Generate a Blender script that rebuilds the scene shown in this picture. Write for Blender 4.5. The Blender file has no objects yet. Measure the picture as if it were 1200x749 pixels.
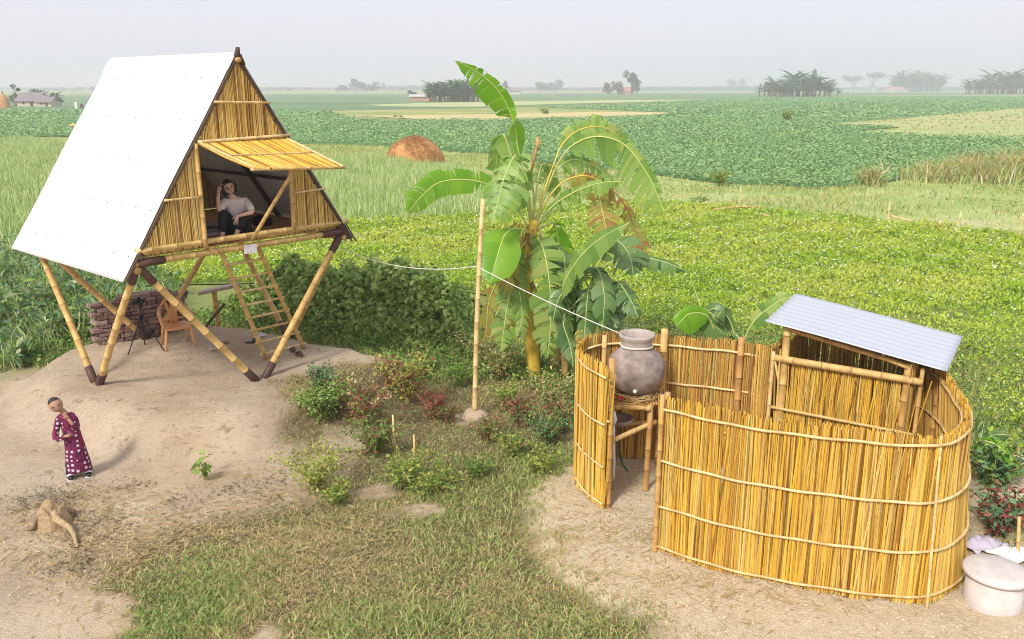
import bpy, math, random
import numpy as np
from mathutils import Vector
PI = math.pi
random.seed(7); rng = np.random.default_rng(11)
sc = bpy.context.scene
col = sc.collection

# ------------------------------------------------------------------ camera, sky, sun, exposure
EYE = 5.05; FPX = 1000.0; HORIZON = 103.0
PITCH = math.atan((374.5 - HORIZON) / FPX)
cam = bpy.data.cameras.new('camera'); camo = bpy.data.objects.new('camera', cam); col.objects.link(camo)
camo.location = (0, 0, EYE); camo.rotation_euler = (PI/2 - PITCH, 0, 0)
cam.sensor_width = 36; cam.lens = 36 * FPX / 1200; cam.clip_start = .1; cam.clip_end = 9000
sc.camera = camo

SUN_AZ = math.radians(-148)      # clockwise from +Y : sun stands to the left and behind the camera
SUN_EL = math.radians(42)
w = bpy.data.worlds.new('World'); sc.world = w; w.use_nodes = True
nt = w.node_tree; nt.nodes.clear()
out = nt.nodes.new('ShaderNodeOutputWorld'); bg = nt.nodes.new('ShaderNodeBackground')
sky = nt.nodes.new('ShaderNodeTexSky'); sky.sky_type = 'NISHITA'; sky.sun_disc = False
sky.sun_elevation = SUN_EL; sky.sun_rotation = SUN_AZ
sky.air_density = 1.0; sky.dust_density = 5.0; sky.ozone_density = 2.0
bg.inputs['Strength'].default_value = 0.14
# thin high haze over the whole sky whitens it
hzm = nt.nodes.new('ShaderNodeMix'); hzm.data_type = 'RGBA'; hzm.inputs[0].default_value = .82; hzm.inputs[7].default_value = (4.6, 4.6, 5.02, 1)
nt.links.new(sky.outputs[0], hzm.inputs[6]); nt.links.new(hzm.outputs[2], bg.inputs['Color']); nt.links.new(bg.outputs[0], out.inputs[0])
sl = bpy.data.lights.new('sun', 'SUN'); so = bpy.data.objects.new('sun', sl); col.objects.link(so)
sl.energy = 2.35; sl.angle = math.radians(11.0); sl.color = (1, .95, .87)
sd = Vector((math.sin(SUN_AZ)*math.cos(SUN_EL), math.cos(SUN_AZ)*math.cos(SUN_EL), math.sin(SUN_EL)))
so.rotation_euler = sd.to_track_quat('Z', 'Y').to_euler()
sc.view_settings.view_transform = 'Standard'; sc.view_settings.look = 'None'
sc.view_settings.exposure = 0.56; sc.view_settings.gamma = 1
sc.cycles.volume_bounces = 1
sc.cycles.max_bounces = 8
sc.cycles.filter_width = 1.0

# ------------------------------------------------------------------ surveying helpers (photo pixel -> point on the ground / at a depth)
_c, _s = math.cos(PITCH), math.sin(PITCH)
def ray(px, py):
    a = (px-600)/FPX; b = -(py-374.5)/FPX
    return np.array([a, _c+b*_s, -_s+b*_c])
def G(px, py, z=0.):
    r = ray(px, py); t = (z-EYE)/r[2]; return np.array([r[0]*t, r[1]*t, z])
def D(px, py, Y):
    r = ray(px, py); t = Y/r[1]; return np.array([r[0]*t, Y, EYE+r[2]*t])

# ------------------------------------------------------------------ materials
MATS = {}
def ramp(nt, fac, cols):
    r = nt.nodes.new('ShaderNodeValToRGB'); el = r.color_ramp.elements
    while len(el) < len(cols): el.new(.5)
    for i, c in enumerate(cols):
        el[i].position = i/(len(cols)-1) if len(c) == 3 else c[3]; el[i].color = (c[0], c[1], c[2], 1)
    nt.links.new(fac, r.inputs[0]); return r.outputs[0]
def mixc(nt, a, b, f, mode='MIX'):
    m = nt.nodes.new('ShaderNodeMix'); m.data_type = 'RGBA'; m.blend_type = mode
    for s_, v in ((m.inputs[0], f), (m.inputs[6], a), (m.inputs[7], b)):
        if hasattr(v, 'links'): nt.links.new(v, s_)
        elif isinstance(v, (int, float)): s_.default_value = v
        else: s_.default_value = (v[0], v[1], v[2], 1)
    return m.outputs[2]
def noise(nt, scale, detail=3, vec=None, dist=0, rough=.5, mapscale=None):
    n = nt.nodes.new('ShaderNodeTexNoise'); n.inputs['Scale'].default_value = scale
    n.inputs['Detail'].default_value = detail; n.inputs['Distortion'].default_value = dist; n.inputs['Roughness'].default_value = rough
    if vec is None:
        tc = nt.nodes.new('ShaderNodeTexCoord'); vec = tc.outputs['Object']
    if mapscale:
        mp = nt.nodes.new('ShaderNodeMapping'); mp.inputs['Scale'].default_value = mapscale
        nt.links.new(vec, mp.inputs[0]); vec = mp.outputs[0]
    nt.links.new(vec, n.inputs['Vector']); return n.outputs[0]
def attr(nt, name):
    a = nt.nodes.new('ShaderNodeAttribute'); a.attribute_name = name; return a.outputs['Fac']
def bump(nt, h, strength=.4, dist=.02):
    b = nt.nodes.new('ShaderNodeBump'); b.inputs['Strength'].default_value = strength; b.inputs['Distance'].default_value = dist
    nt.links.new(h, b.inputs['Height']); return b.outputs[0]
def new_mat(name):
    m = bpy.data.materials.new(name); m.use_nodes = True; MATS[name] = m
    nt = m.node_tree; p = nt.nodes['Principled BSDF']; return m, nt, p
def plain(name, cols, rough=.6, nscale=8, nmix=.35, metal=0, spec=.3, bs=.3, bd=.01, mapscale=None, dark=.55):
    """colour from the per-piece random number, mottled by noise"""
    m, nt, p = new_mat(name)
    c = ramp(nt, attr(nt, 'rnd'), cols) if len(cols) > 1 else None
    n = noise(nt, nscale, 5, mapscale=mapscale, rough=.6)
    base = c if c is not None else cols[0]
    k = ramp(nt, n, [(dark, dark, dark, .3), (1.12, 1.12, 1.12, .7)])
    o = mixc(nt, base, k, nmix, 'MULTIPLY')
    nt.links.new(o, p.inputs['Base Color']); p.inputs['Roughness'].default_value = rough
    p.inputs['Metallic'].default_value = metal; p.inputs['Specular IOR Level'].default_value = spec
    if bs: nt.links.new(bump(nt, n, bs, bd), p.inputs['Normal'])
    return m
def leafy(name, cols, trans=.3, rough=.55, patch=None, pscale=.3, spec=.25):
    m, nt, p = new_mat(name)
    c = ramp(nt, attr(nt, 'rnd'), cols)
    if patch:
        n = noise(nt, pscale, 3); f = ramp(nt, n, [(0, 0, 0, .42), (1, 1, 1, .62)])
        c = mixc(nt, c, patch, f)
    nt.links.new(c, p.inputs['Base Color']); p.inputs['Roughness'].default_value = rough; p.inputs['Specular IOR Level'].default_value = spec
    t = nt.nodes.new('ShaderNodeBsdfTranslucent'); nt.links.new(c, t.inputs[0])
    mx = nt.nodes.new('ShaderNodeMixShader'); mx.inputs[0].default_value = trans
    o = nt.nodes['Material Output']
    nt.links.new(p.outputs[0], mx.inputs[1]); nt.links.new(t.outputs[0], mx.inputs[2]); nt.links.new(mx.outputs[0], o.inputs[0])
    return m

# bamboo pole: pale culm, darker scar at each node (attribute "node")
def bamboo_mat(name, cols, dark=(.16, .085, .03)):
    m, nt, p = new_mat(name)
    c = ramp(nt, attr(nt, 'rnd'), cols)
    n = noise(nt, 9, 5, rough=.65); c = mixc(nt, c, ramp(nt, n, [(.45, .4, .36, .3), (1.1, 1.1, 1.1, .62)]), .6, 'MULTIPLY')
    c = mixc(nt, c, dark, attr(nt, 'node'))
    nt.links.new(c, p.inputs['Base Color']); p.inputs['Roughness'].default_value = .45; p.inputs['Specular IOR Level'].default_value = .3
    return m
M_BAM = bamboo_mat('bamboo_yellow', [(.62, .40, .13), (.72, .50, .20), (.56, .33, .10)])
M_BAMO = bamboo_mat('bamboo_orange', [(.50, .27, .08), (.62, .37, .13), (.42, .22, .07)])
M_CANE = bamboo_mat('split_cane', [(.74, .54, .24), (.80, .62, .32), (.64, .43, .15)], (.4, .25, .1))
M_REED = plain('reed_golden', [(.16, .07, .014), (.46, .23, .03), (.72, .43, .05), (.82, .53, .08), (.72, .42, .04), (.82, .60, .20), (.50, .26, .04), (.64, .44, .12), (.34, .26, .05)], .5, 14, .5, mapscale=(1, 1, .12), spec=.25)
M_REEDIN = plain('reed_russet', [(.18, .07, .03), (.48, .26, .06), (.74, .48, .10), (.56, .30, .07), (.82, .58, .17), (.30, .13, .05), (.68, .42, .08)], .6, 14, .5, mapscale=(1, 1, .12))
M_JUTE = plain('jute_stick', [(.20, .09, .02), (.58, .34, .08), (.80, .54, .14), (.86, .64, .20), (.68, .43, .09), (.86, .68, .28), (.40, .22, .06)], .6, 14, .5, mapscale=(1, 1, .12))
M_TIN = plain('roof_sheet', [(.74, .74, .76)], .42, 1.1, .30, metal=.12, spec=.5, bs=0, dark=.72)
M_TINB = plain('shed_sheet', [(.44, .47, .53)], .45, 2, .18, metal=.15, spec=.5, bs=0, dark=.8)
M_SLEEVE = plain('joint_sleeve', [(.085, .045, .04), (.12, .06, .045)], .5, 12, .4)
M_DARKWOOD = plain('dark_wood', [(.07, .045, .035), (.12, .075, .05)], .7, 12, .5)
M_WOOD = plain('grey_wood', [(.34, .29, .24), (.42, .35, .28)], .7, 14, .5)
M_BRICK = plain('mud_brick', [(.24, .15, .12), (.34, .23, .19), (.20, .12, .105), (.40, .29, .24), (.29, .18, .16)], .85, 16, .6, bs=.7, bd=.03)
M_PLASTIC = plain('chair_plastic', [(.72, .36, .14)], .35, 5, .15, bs=0)
M_BLACK = plain('black_metal', [(.02, .02, .022)], .4, 8, .2, bs=0)
M_CLAY = plain('grey_clay', [(.36, .285, .25)], .8, 7, .85, bs=.8, bd=.03, dark=.40)
M_CLAYRIM = plain('pale_clay_rim', [(.46, .39, .345)], .75, 12, .6, bs=.3)
M_ROPE = plain('rope', [(.70, .66, .58)], .8, 30, .3, bs=0)
M_PVC = plain('white_plastic', [(.82, .81, .80)], .35, 6, .15, bs=0)
M_CONC = plain('whitewashed_concrete', [(.62, .57, .54)], .85, 5, .6, bs=.3, dark=.7)
M_STRAW = plain('straw', [(.55, .36, .14), (.68, .48, .22), (.42, .24, .09), (.74, .56, .30)], .8, 6, .4)
M_HAY = plain('hay_orange', [(.46, .22, .075), (.60, .32, .12), (.36, .16, .05), (.66, .40, .18)], .9, 1.5, .5)
M_SKIN = plain('skin_brown', [(.46, .26, .165)], .5, 14, .15, bs=0)
M_SKINP = plain('skin_light', [(.72, .48, .37)], .5, 14, .15, bs=0)
M_HAIR = plain('black_hair', [(.035, .028, .026)], .5, 30, .3)
M_SHIRT = plain('cream_blouse', [(.82, .72, .70)], .85, 12, .2, bs=.5, bd=.03)
M_TROUSER = plain('black_trousers', [(.018, .017, .022)], .85, 14, .3)
M_CLOTH = plain('lilac_cloth', [(.55, .50, .62), (.30, .16, .28), (.65, .60, .66)], .9, 10, .3)
M_RED = plain('red_cloth', [(.5, .04, .05)], .8, 10, .3)
M_EYE = plain('eye_white', [(.7, .68, .66)], .3, 5, 0, bs=0)
M_LIP = plain('lips', [(.35, .12, .10)], .5, 5, 0, bs=0)
M_WHITE = plain('white_cloth', [(.78, .76, .78)], .85, 10, .2)
M_HOSE = plain('green_hose', [(.04, .14, .06)], .4, 10, .2, bs=0)
M_ROOT = plain('stump_wood', [(.42, .29, .16), (.50, .36, .20), (.30, .21, .15)], .8, 24, .9, bs=.8, bd=.02)
M_CLOD = plain('soil_clod', [(.58, .47, .33), (.66, .54, .39), (.46, .35, .24), (.70, .59, .44)], .95, 20, .5)

def robe_mat():
    m, nt, p = new_mat('magenta_print')
    tc = nt.nodes.new('ShaderNodeTexCoord')
    v = nt.nodes.new('ShaderNodeTexVoronoi'); v.inputs['Scale'].default_value = 15.; v.inputs['Randomness'].default_value = .35
    nt.links.new(tc.outputs['Object'], v.inputs['Vector'])
    f = ramp(nt, v.outputs['Distance'], [(1, 1, 1, .0), (1, 1, 1, .26), (0, 0, 0, .32), (0, 0, 0, .6)])
    g = ramp(nt, v.outputs['Distance'], [(0, 0, 0, .37), (1, 1, 1, .41), (1, 1, 1, .52), (0, 0, 0, .57)])
    c = mixc(nt, (.22, .010, .065), (.06, .008, .045), g)
    c = mixc(nt, c, (.60, .48, .56), f)
    nt.links.new(c, p.inputs['Base Color']); p.inputs['Roughness'].default_value = .85
    return m
M_ROBE = robe_mat()

LF_HEDGE = leafy('hedge_leaf', [(.07, .14, .02), (.18, .30, .04), (.32, .46, .09), (.12, .21, .03), (.50, .60, .22), (.24, .37, .07), (.56, .60, .24)], .25, .45, spec=.3, patch=(.30, .42, .10), pscale=1.6)
LF_PEA = leafy('pea_leaf', [(.26, .41, .02), (.42, .60, .035), (.52, .68, .06), (.34, .50, .03), (.62, .74, .14)], .4, .7, patch=(.62, .68, .10), pscale=.35)
LF_PEAD = leafy('pea_leaf_dark', [(.10, .21, .03), (.18, .32, .05), (.26, .40, .08)], .3)
LF_FLOWER = leafy('pale_blossom', [(.80, .82, .62), (.72, .78, .50), (.85, .85, .75)], .3)
LF_POT = leafy('potato_leaf', [(.14, .28, .10), (.22, .38, .14), (.30, .47, .18), (.40, .57, .25), (.26, .42, .15)], .2)
LF_TALL = leafy('tall_grass', [(.20, .33, .07), (.34, .50, .13), (.50, .62, .22), (.74, .76, .46), (.27, .42, .10)], .3)
LF_GRASS = leafy('lawn_grass', [(.12, .19, .05), (.26, .36, .09), (.40, .50, .14), (.58, .58, .22), (.68, .56, .30), (.34, .42, .12), (.54, .60, .24)], .3)
LF_DRY = leafy('dry_grass', [(.50, .35, .17), (.70, .52, .27), (.40, .26, .13), (.42, .38, .14), (.80, .64, .38)], .25)
LF_WEED = leafy('weed_leaf', [(.07, .15, .03), (.13, .25, .04), (.22, .36, .07), (.32, .44, .11)], .3)
LF_WEEDY = leafy('yellow_weed_leaf', [(.38, .42, .07), (.50, .50, .10), (.26, .36, .06), (.56, .52, .18)], .3)
LF_RED = leafy('red_weed_leaf', [(.22, .05, .05), (.34, .07, .08), (.28, .14, .06), (.42, .10, .10), (.16, .18, .05)], .25)
LF_BLUE = leafy('blue_green_leaf', [(.08, .17, .07), (.14, .26, .12), (.22, .36, .18)], .25)
LF_BAN = leafy('banana_leaf', [(.20, .36, .05), (.30, .48, .09), (.14, .28, .05), (.38, .54, .14), (.26, .44, .08), (.46, .52, .14)], .45, .4, spec=.4)
LF_BANB = leafy('banana_leaf_fresh', [(.16, .40, .02), (.22, .47, .03), (.27, .52, .04)], .5, .35, spec=.4)
LF_BANY = leafy('banana_leaf_fading', [(.38, .36, .06), (.50, .44, .09), (.26, .30, .06), (.45, .30, .08), (.33, .17, .05)], .35)
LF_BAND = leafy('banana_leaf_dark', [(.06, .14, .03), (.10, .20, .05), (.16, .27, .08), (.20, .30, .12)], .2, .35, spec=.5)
M_RIB = plain('banana_midrib', [(.52, .58, .20)], .45, 6, .2, bs=0)
M_RIBY = plain('banana_midrib_yellow', [(.72, .56, .10)], .45, 6, .2, bs=0)
M_PSEUDO = plain('banana_trunk', [(.80, .58, .09), (.72, .48, .07), (.44, .24, .07), (.52, .46, .10)], .5, 9, .6, mapscale=(1, 1, .2), dark=.42)
M_SHEATH = plain('dry_sheath', [(.40, .23, .09), (.60, .40, .15), (.24, .12, .06), (.66, .50, .20)], .8, 12, .5)
LF_PALM = leafy('far_palm_leaf', [(.035, .095, .04), (.07, .16, .07), (.13, .23, .11), (.24, .31, .18)], .2)
LF_TREE = leafy('far_tree_leaf', [(.03, .08, .035), (.05, .12, .045), (.08, .16, .06)], .2)
LF_REDT = leafy('far_russet_leaf', [(.16, .12, .07), (.22, .16, .09), (.12, .13, .06)], .2)

# ------------------------------------------------------------------ mesh builder
BASE = {}
class MB:
    def __init__(s): s.v = []; s.f = []; s.mi = []; s.rnd = []; s.node = []; s.n = 0
    def add(s, vs, fs, mi=0, rnd=None, node=None):
        r = random.random() if rnd is None else rnd
        s.v.extend([tuple(map(float, q)) for q in vs])
        for f in fs: s.f.append([i+s.n for i in f]); s.mi.append(mi); s.rnd.append(r)
        s.node.extend(node if node is not None else [0.]*len(vs)); s.n += len(vs)
    def tube(s, pts, rad, n=8, mi=0, cap=True, rnd=None, node=None, flat=1.):
        P = [Vector(p) for p in pts]
        if not hasattr(rad, '__len__'): rad = [rad]*len(P)
        vs = []; fs = []; nd = []
        a = None
        for i, p in enumerate(P):
            t = (P[min(i+1, len(P)-1)] - P[max(i-1, 0)])
            if t.length < 1e-9: t = Vector((0, 0, 1))
            t.normalize()
            if a is None:
                a = t.orthogonal().normalized()
            else:
                a = (a - t*a.dot(t)); a = a.normalized() if a.length > 1e-6 else t.orthogonal().normalized()
            b = t.cross(a)
            for k in range(n):
                th = 2*PI*k/n
                vs.append(p + (a*math.cos(th) + b*math.sin(th)*flat)*rad[i]); nd.append(node[i] if node else 0.)
        for i in range(len(P)-1):
            for k in range(n):
                k2 = (k+1) % n; fs.append([i*n+k, i*n+k2, (i+1)*n+k2, (i+1)*n+k])
        if cap: fs.append(list(range(n))[::-1]); fs.append([(len(P)-1)*n+k for k in range(n)])
        s.add(vs, fs, mi, rnd, nd)
    def bamboo(s, p0, p1, r0, r1=None, step=.30, n=10, mi=0, bend=0., rnd=None):
        p0 = Vector(p0); p1 = Vector(p1); r1 = r0*.8 if r1 is None else r1
        L = (p1-p0).length; k = max(1, int(L/step)); pts = []; rad = []; nd = []
        side = (p1-p0).orthogonal().normalized()*bend
        def at(t): return p0.lerp(p1, t) + side*math.sin(PI*t)
        off = random.uniform(.2, .8)
        ts = [0.]
        for i in range(k+1):
            t = (i+off)*step/L
            if .03 < t < .97: ts += [t-.014/L, t-.006/L, t, t+.006/L, t+.014/L]
        ts.append(1.); ts = sorted(ts)
        nodes = set()
        for i in range(k+1):
            t = (i+off)*step/L
            if .03 < t < .97: nodes.add(round(t, 6))
        for t in ts:
            r = r0+(r1-r0)*t
            isn = round(t, 6) in nodes
            near = any(abs(t-q) < .008/L for q in nodes)
            pts.append(at(t)); rad.append(r*1.16 if isn else (r*1.1 if near else r)); nd.append(.75 if isn else (.35 if near else 0.))
        s.tube(pts, rad, n, mi, True, rnd, nd)
    def box(s, c, sz, ax=None, mi=0, rnd=None, jit=0.):
        c = Vector(c); ax = ax or (Vector((1, 0, 0)), Vector((0, 1, 0)), Vector((0, 0, 1)))
        ax = [Vector(a).normalized() for a in ax]
        vs = []
        for dz in (-1, 1):
            for dx, dy in ((-1, -1), (1, -1), (1, 1), (-1, 1)):
                q = c + ax[0]*dx*sz[0]/2 + ax[1]*dy*sz[1]/2 + ax[2]*dz*sz[2]/2
                if jit: q = q + Vector((random.uniform(-jit, jit), random.uniform(-jit, jit), random.uniform(-jit, jit)))
                vs.append(q)
        s.add(vs, [[3, 2, 1, 0], [4, 5, 6, 7], [0, 1, 5, 4], [1, 2, 6, 5], [2, 3, 7, 6], [3, 0, 4, 7]], mi, rnd)
    def lathe(s, prof, c, n=32, mi=0, rnd=None, sx=1., sy=1.):
        vs = []; fs = []
        for r, z in prof:
            for k in range(n):
                th = 2*PI*k/n; vs.append((c[0]+r*math.cos(th)*sx, c[1]+r*math.sin(th)*sy, c[2]+z))
        for i in range(len(prof)-1):
            for k in range(n):
                k2 = (k+1) % n; fs.append([i*n+k, i*n+k2, (i+1)*n+k2, (i+1)*n+k])
        s.add(vs, fs, mi, rnd)
    def blob(s, c, r, mi=0, n=10, m=7, rnd=None, jit=0., ax=None):
        r = r if hasattr(r, '__len__') else (r, r, r); vs = []; fs = []
        ax = ax or (Vector((1, 0, 0)), Vector((0, 1, 0)), Vector((0, 0, 1))); c = Vector(c)
        for i in range(m+1):
            ph = PI*i/m
            for k in range(n):
                th = 2*PI*k/n; q = 1+random.uniform(-jit, jit)
                vs.append(c+ax[0]*(r[0]*math.sin(ph)*math.cos(th)*q)+ax[1]*(r[1]*math.sin(ph)*math.sin(th)*q)+ax[2]*(-r[2]*math.cos(ph)*q))
        for i in range(m):
            for k in range(n):
                k2 = (k+1) % n; fs.append([i*n+k, i*n+k2, (i+1)*n+k2, (i+1)*n+k])
        s.add(vs, fs, mi, rnd)
    def build(s, name, mats, parent=None, base=None, smooth=False):
        mats = mats if isinstance(mats, (list, tuple)) else [mats]
        me = bpy.data.meshes.new(name)
        if parent is not None: b = BASE[parent.name]
        else: b = np.array(base if base is not None else (0., 0., 0.), float)
        V = np.array(s.v, float) - b
        me.from_pydata(V.tolist(), [], s.f)
        for m in mats: me.materials.append(m)
        me.polygons.foreach_set('material_index', s.mi)
        a = me.attributes.new('rnd', 'FLOAT', 'FACE'); a.data.foreach_set('value', s.rnd)
        a = me.attributes.new('node', 'FLOAT', 'POINT'); a.data.foreach_set('value', s.node)
        if smooth: me.polygons.foreach_set('use_smooth', [True]*len(me.polygons))
        me.update()
        o = bpy.data.objects.new(name, me); col.objects.link(o)
        if parent is not None: o.parent = parent; BASE[o.name] = b
        else: o.location = b; BASE[o.name] = b
        return o

def np_mesh(name, V, F, mats, rnd, mi=None, parent=None, base=(0, 0, 0), smooth=False, attrs=None):
    """fast mesh from arrays: V (n,3), F (m,k)"""
    b = BASE[parent.name] if parent is not None else np.array(base, float)
    V = np.asarray(V, float) - b; F = np.asarray(F, np.int32); k = F.shape[1]
    me = bpy.data.meshes.new(name); me.vertices.add(len(V)); me.vertices.foreach_set('co', V.ravel())
    me.loops.add(F.size); me.loops.foreach_set('vertex_index', F.ravel())
    me.polygons.add(len(F)); me.polygons.foreach_set('loop_start', np.arange(0, F.size, k, dtype=np.int32))
    me.polygons.foreach_set('loop_total', np.full(len(F), k, np.int32))
    mats = mats if isinstance(mats, (list, tuple)) else [mats]
    for m in mats: me.materials.append(m)
    if mi is not None: me.polygons.foreach_set('material_index', np.asarray(mi, np.int32))
    if smooth: me.polygons.foreach_set('use_smooth', np.ones(len(F), bool))
    me.update(calc_edges=True)
    if rnd is not None:
        a = me.attributes.new('rnd', 'FLOAT', 'FACE'); a.data.foreach_set('value', np.asarray(rnd, np.float32))
    for n_, arr in (attrs or {}).items():
        a = me.attributes.new(n_, 'FLOAT', 'POINT'); a.data.foreach_set('value', np.asarray(arr, np.float32))
    o = bpy.data.objects.new(name, me); col.objects.link(o)
    if parent is not None: o.parent = parent
    else: o.location = b
    BASE[o.name] = b
    return o

def unit(a): return a/np.maximum(np.linalg.norm(a, axis=1, keepdims=True), 1e-9)
def leaf_arrays(P, size, aspect=.5, up=.6, fold=.15, dirs=None):
    """one folded rhombic leaf per point"""
    n = len(P); size = np.broadcast_to(np.asarray(size, float), (n,))
    nm = rng.normal(size=(n, 3)); nm = unit(nm); nm[:, 2] = np.abs(nm[:, 2]) + up; nm = unit(nm)
    d = rng.normal(size=(n, 3)) if dirs is None else dirs + rng.normal(size=(n, 3))*.15
    d = unit(d - nm*np.sum(d*nm, 1, keepdims=True)); s = np.cross(nm, d)
    L = size[:, None]; W = L*aspect*rng.uniform(.8, 1.2, (n, 1))
    a = P - d*L*.5; b = P - d*L*.05 + s*W*.5 + nm*L*fold; c = P + d*L*.5; e = P - d*L*.05 - s*W*.5 + nm*L*fold
    V = np.stack([a, b, c, e], 1).reshape(-1, 3); F = np.arange(4*n).reshape(-1, 4)
    return V, F
def blade_arrays(P, h, wd=.01, lean=.35):
    """one bent grass blade (two quads) per point"""
    n = len(P); h = np.broadcast_to(np.asarray(h, float), (n,))[:, None]
    th = rng.uniform(0, 2*PI, n); o = np.stack([np.cos(th), np.sin(th), np.zeros(n)], 1)
    th2 = rng.uniform(0, 2*PI, n); s = np.stack([np.cos(th2), np.sin(th2), np.zeros(n)], 1)*wd*rng.uniform(.6, 1.4, (n, 1))
    z = np.array([[0, 0, 1.]]); ln = lean*rng.uniform(.2, 1.6, (n, 1))
    m = P + z*h*.55 + o*h*ln*.35; t = P + z*h*rng.uniform(.75, 1., (n, 1)) + o*h*ln
    V = np.stack([P-s, P+s, m+s*.8, m-s*.8, t+s*.15, t-s*.15], 1).reshape(-1, 3)
    i = np.arange(n)[:, None]*6
    F = np.stack([i+np.array([[0, 1, 2, 3]]), i+np.array([[3, 2, 4, 5]])], 1).reshape(-1, 4)
    return V, F
def inpoly(x, y, poly):
    poly = np.asarray(poly)[:, :2]; r = np.zeros(x.shape, bool); j = len(poly)-1
    for i in range(len(poly)):
        xi, yi = poly[i]; xj, yj = poly[j]
        c = ((yi > y) != (yj > y)) & (x < (xj-xi)*(y-yi)/((yj-yi) or 1e-12)+xi); r ^= c; j = i
    return r
def polydist(x, y, poly):
    """signed distance, negative inside"""
    poly = np.asarray(poly)[:, :2]; d = np.full(x.shape, 1e9)
    for i in range(len(poly)):
        a = poly[i-1]; b = poly[i]; e = b-a; l2 = e@e or 1e-9
        t = np.clip(((x-a[0])*e[0]+(y-a[1])*e[1])/l2, 0, 1)
        d = np.minimum(d, np.hypot(x-a[0]-e[0]*t, y-a[1]-e[1]*t))
    return np.where(inpoly(x, y, poly), -d, d)
def pts_in(poly, n):
    poly = np.asarray(poly)[:, :2]; lo = poly.min(0); hi = poly.max(0); out = []; k = 0
    while k < n:
        q = rng.uniform(lo, hi, (n*2, 2)); q = q[inpoly(q[:, 0], q[:, 1], poly)]; out.append(q); k += len(q)
        if len(q) == 0: break
    return np.concatenate(out)[:n]
def pts_band(poly, n, y0, y1, slope=.68, pad=6):
    q = np.c_[rng.uniform(-1, 1, n), rng.uniform(y0, y1, n)]; q[:, 0] *= q[:, 1]*slope+pad
    return q[inpoly(q[:, 0], q[:, 1], np.asarray(poly))]
def area(poly):
    p = np.asarray(poly)[:, :2]; x, y = p[:, 0], p[:, 1]; return .5*abs(np.dot(x, np.roll(y, 1))-np.dot(y, np.roll(x, 1)))
def sm(a, b, x):
    t = np.clip((x-a)/(b-a), 0, 1); return t*t*(3-2*t)
def wav(x, y, s=1., seed=0):
    r = np.random.default_rng(seed); o = np.zeros_like(x, dtype=float)
    for k in range(7):
        f = s*(1.0+k*.75); a = r.uniform(0, 2*PI); o += np.sin(x*f*math.cos(a)+y*f*math.sin(a)+r.uniform(0, 6.28))/(1+k*.5)
    return o/3.2

def empty(name, loc):
    o = bpy.data.objects.new(name, None); col.objects.link(o); o.location = loc; o.empty_display_size = .2
    BASE[o.name] = np.array(loc, float); return o
def tag(o, label=None, cat=None, group=None, kind=None):
    if label: o['label'] = label
    if cat: o['category'] = cat
    if group: o['group'] = group
    if kind: o['kind'] = kind
    return o
def copy_tree(o, parent=None):
    c = o.copy(); col.objects.link(c); c.parent = parent; BASE[c.name] = BASE[o.name]
    for ch in o.children: copy_tree(ch, c)
    return c

# ------------------------------------------------------------------ terrain
MOUND_Z = .45
MOUND = [G(*q, MOUND_Z) for q in ((38, 438), (75, 412), (130, 396), (200, 384), (250, 378), (300, 384), (355, 398), (415, 408), (455, 428), (440, 452), (380, 466), (300, 480), (200, 486), (120, 476), (60, 458))]
FENCE_BASE = [(1.63, 8.45), (2.30, 7.98), (3.15, 7.64), (3.98, 7.47), (4.50, 7.74), (4.81, 8.20), (5.00, 8.80), (5.12, 9.25), (5.18, 9.70), (5.10, 10.20)]
PADPOLY = [G(*q)[:2] for q in ((668, 545), (640, 560), (622, 585), (630, 630), (660, 668), (705, 700), (760, 732), (820, 790), (1300, 800))] + [(7.5, 8.5), (6.6, 10.3), (5.2, 10.9), (3.4, 10.7), (1.5, 11.2), (.9, 10.9)]
def terrain(x, y):
    x = np.asarray(x, float); y = np.asarray(y, float)
    d = polydist(x, y, MOUND) + .18*wav(x, y, 1.7, 3)
    fall = np.where(y < 14.5, .95, .7)
    h = MOUND_Z*(1-sm(0, 1, (d+.15)/fall))
    near = 1-sm(20, 26, y)
    h += .045*wav(x, y, 1.1, 1)*near*sm(-.5, .8, d) + .022*wav(x, y, 4.5, 2)*near + .013*wav(x, y, 11., 18)*near*sm(-.2, .3, wav(x, y, 2.2, 19))
    h += .55*np.exp(-(((x-7.0)/1.3)**2+((y-9.6)/1.1)**2)) * (1+.25*wav(x, y, 3., 5))   # spoil heap beside the fence
    dp = polydist(x, y, PADPOLY); h += (.10+.025*wav(x, y, 3.5, 17))*(1-sm(-.08, .10, dp+.12*wav(x, y, 5., 20))) + (.014*wav(x, y, 7., 6)+.008*wav(x, y, 19., 7))*(1-sm(0, .3, dp))
    return h
def Z(x, y): return float(terrain(np.array([x]), np.array([y]))[0])

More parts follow.
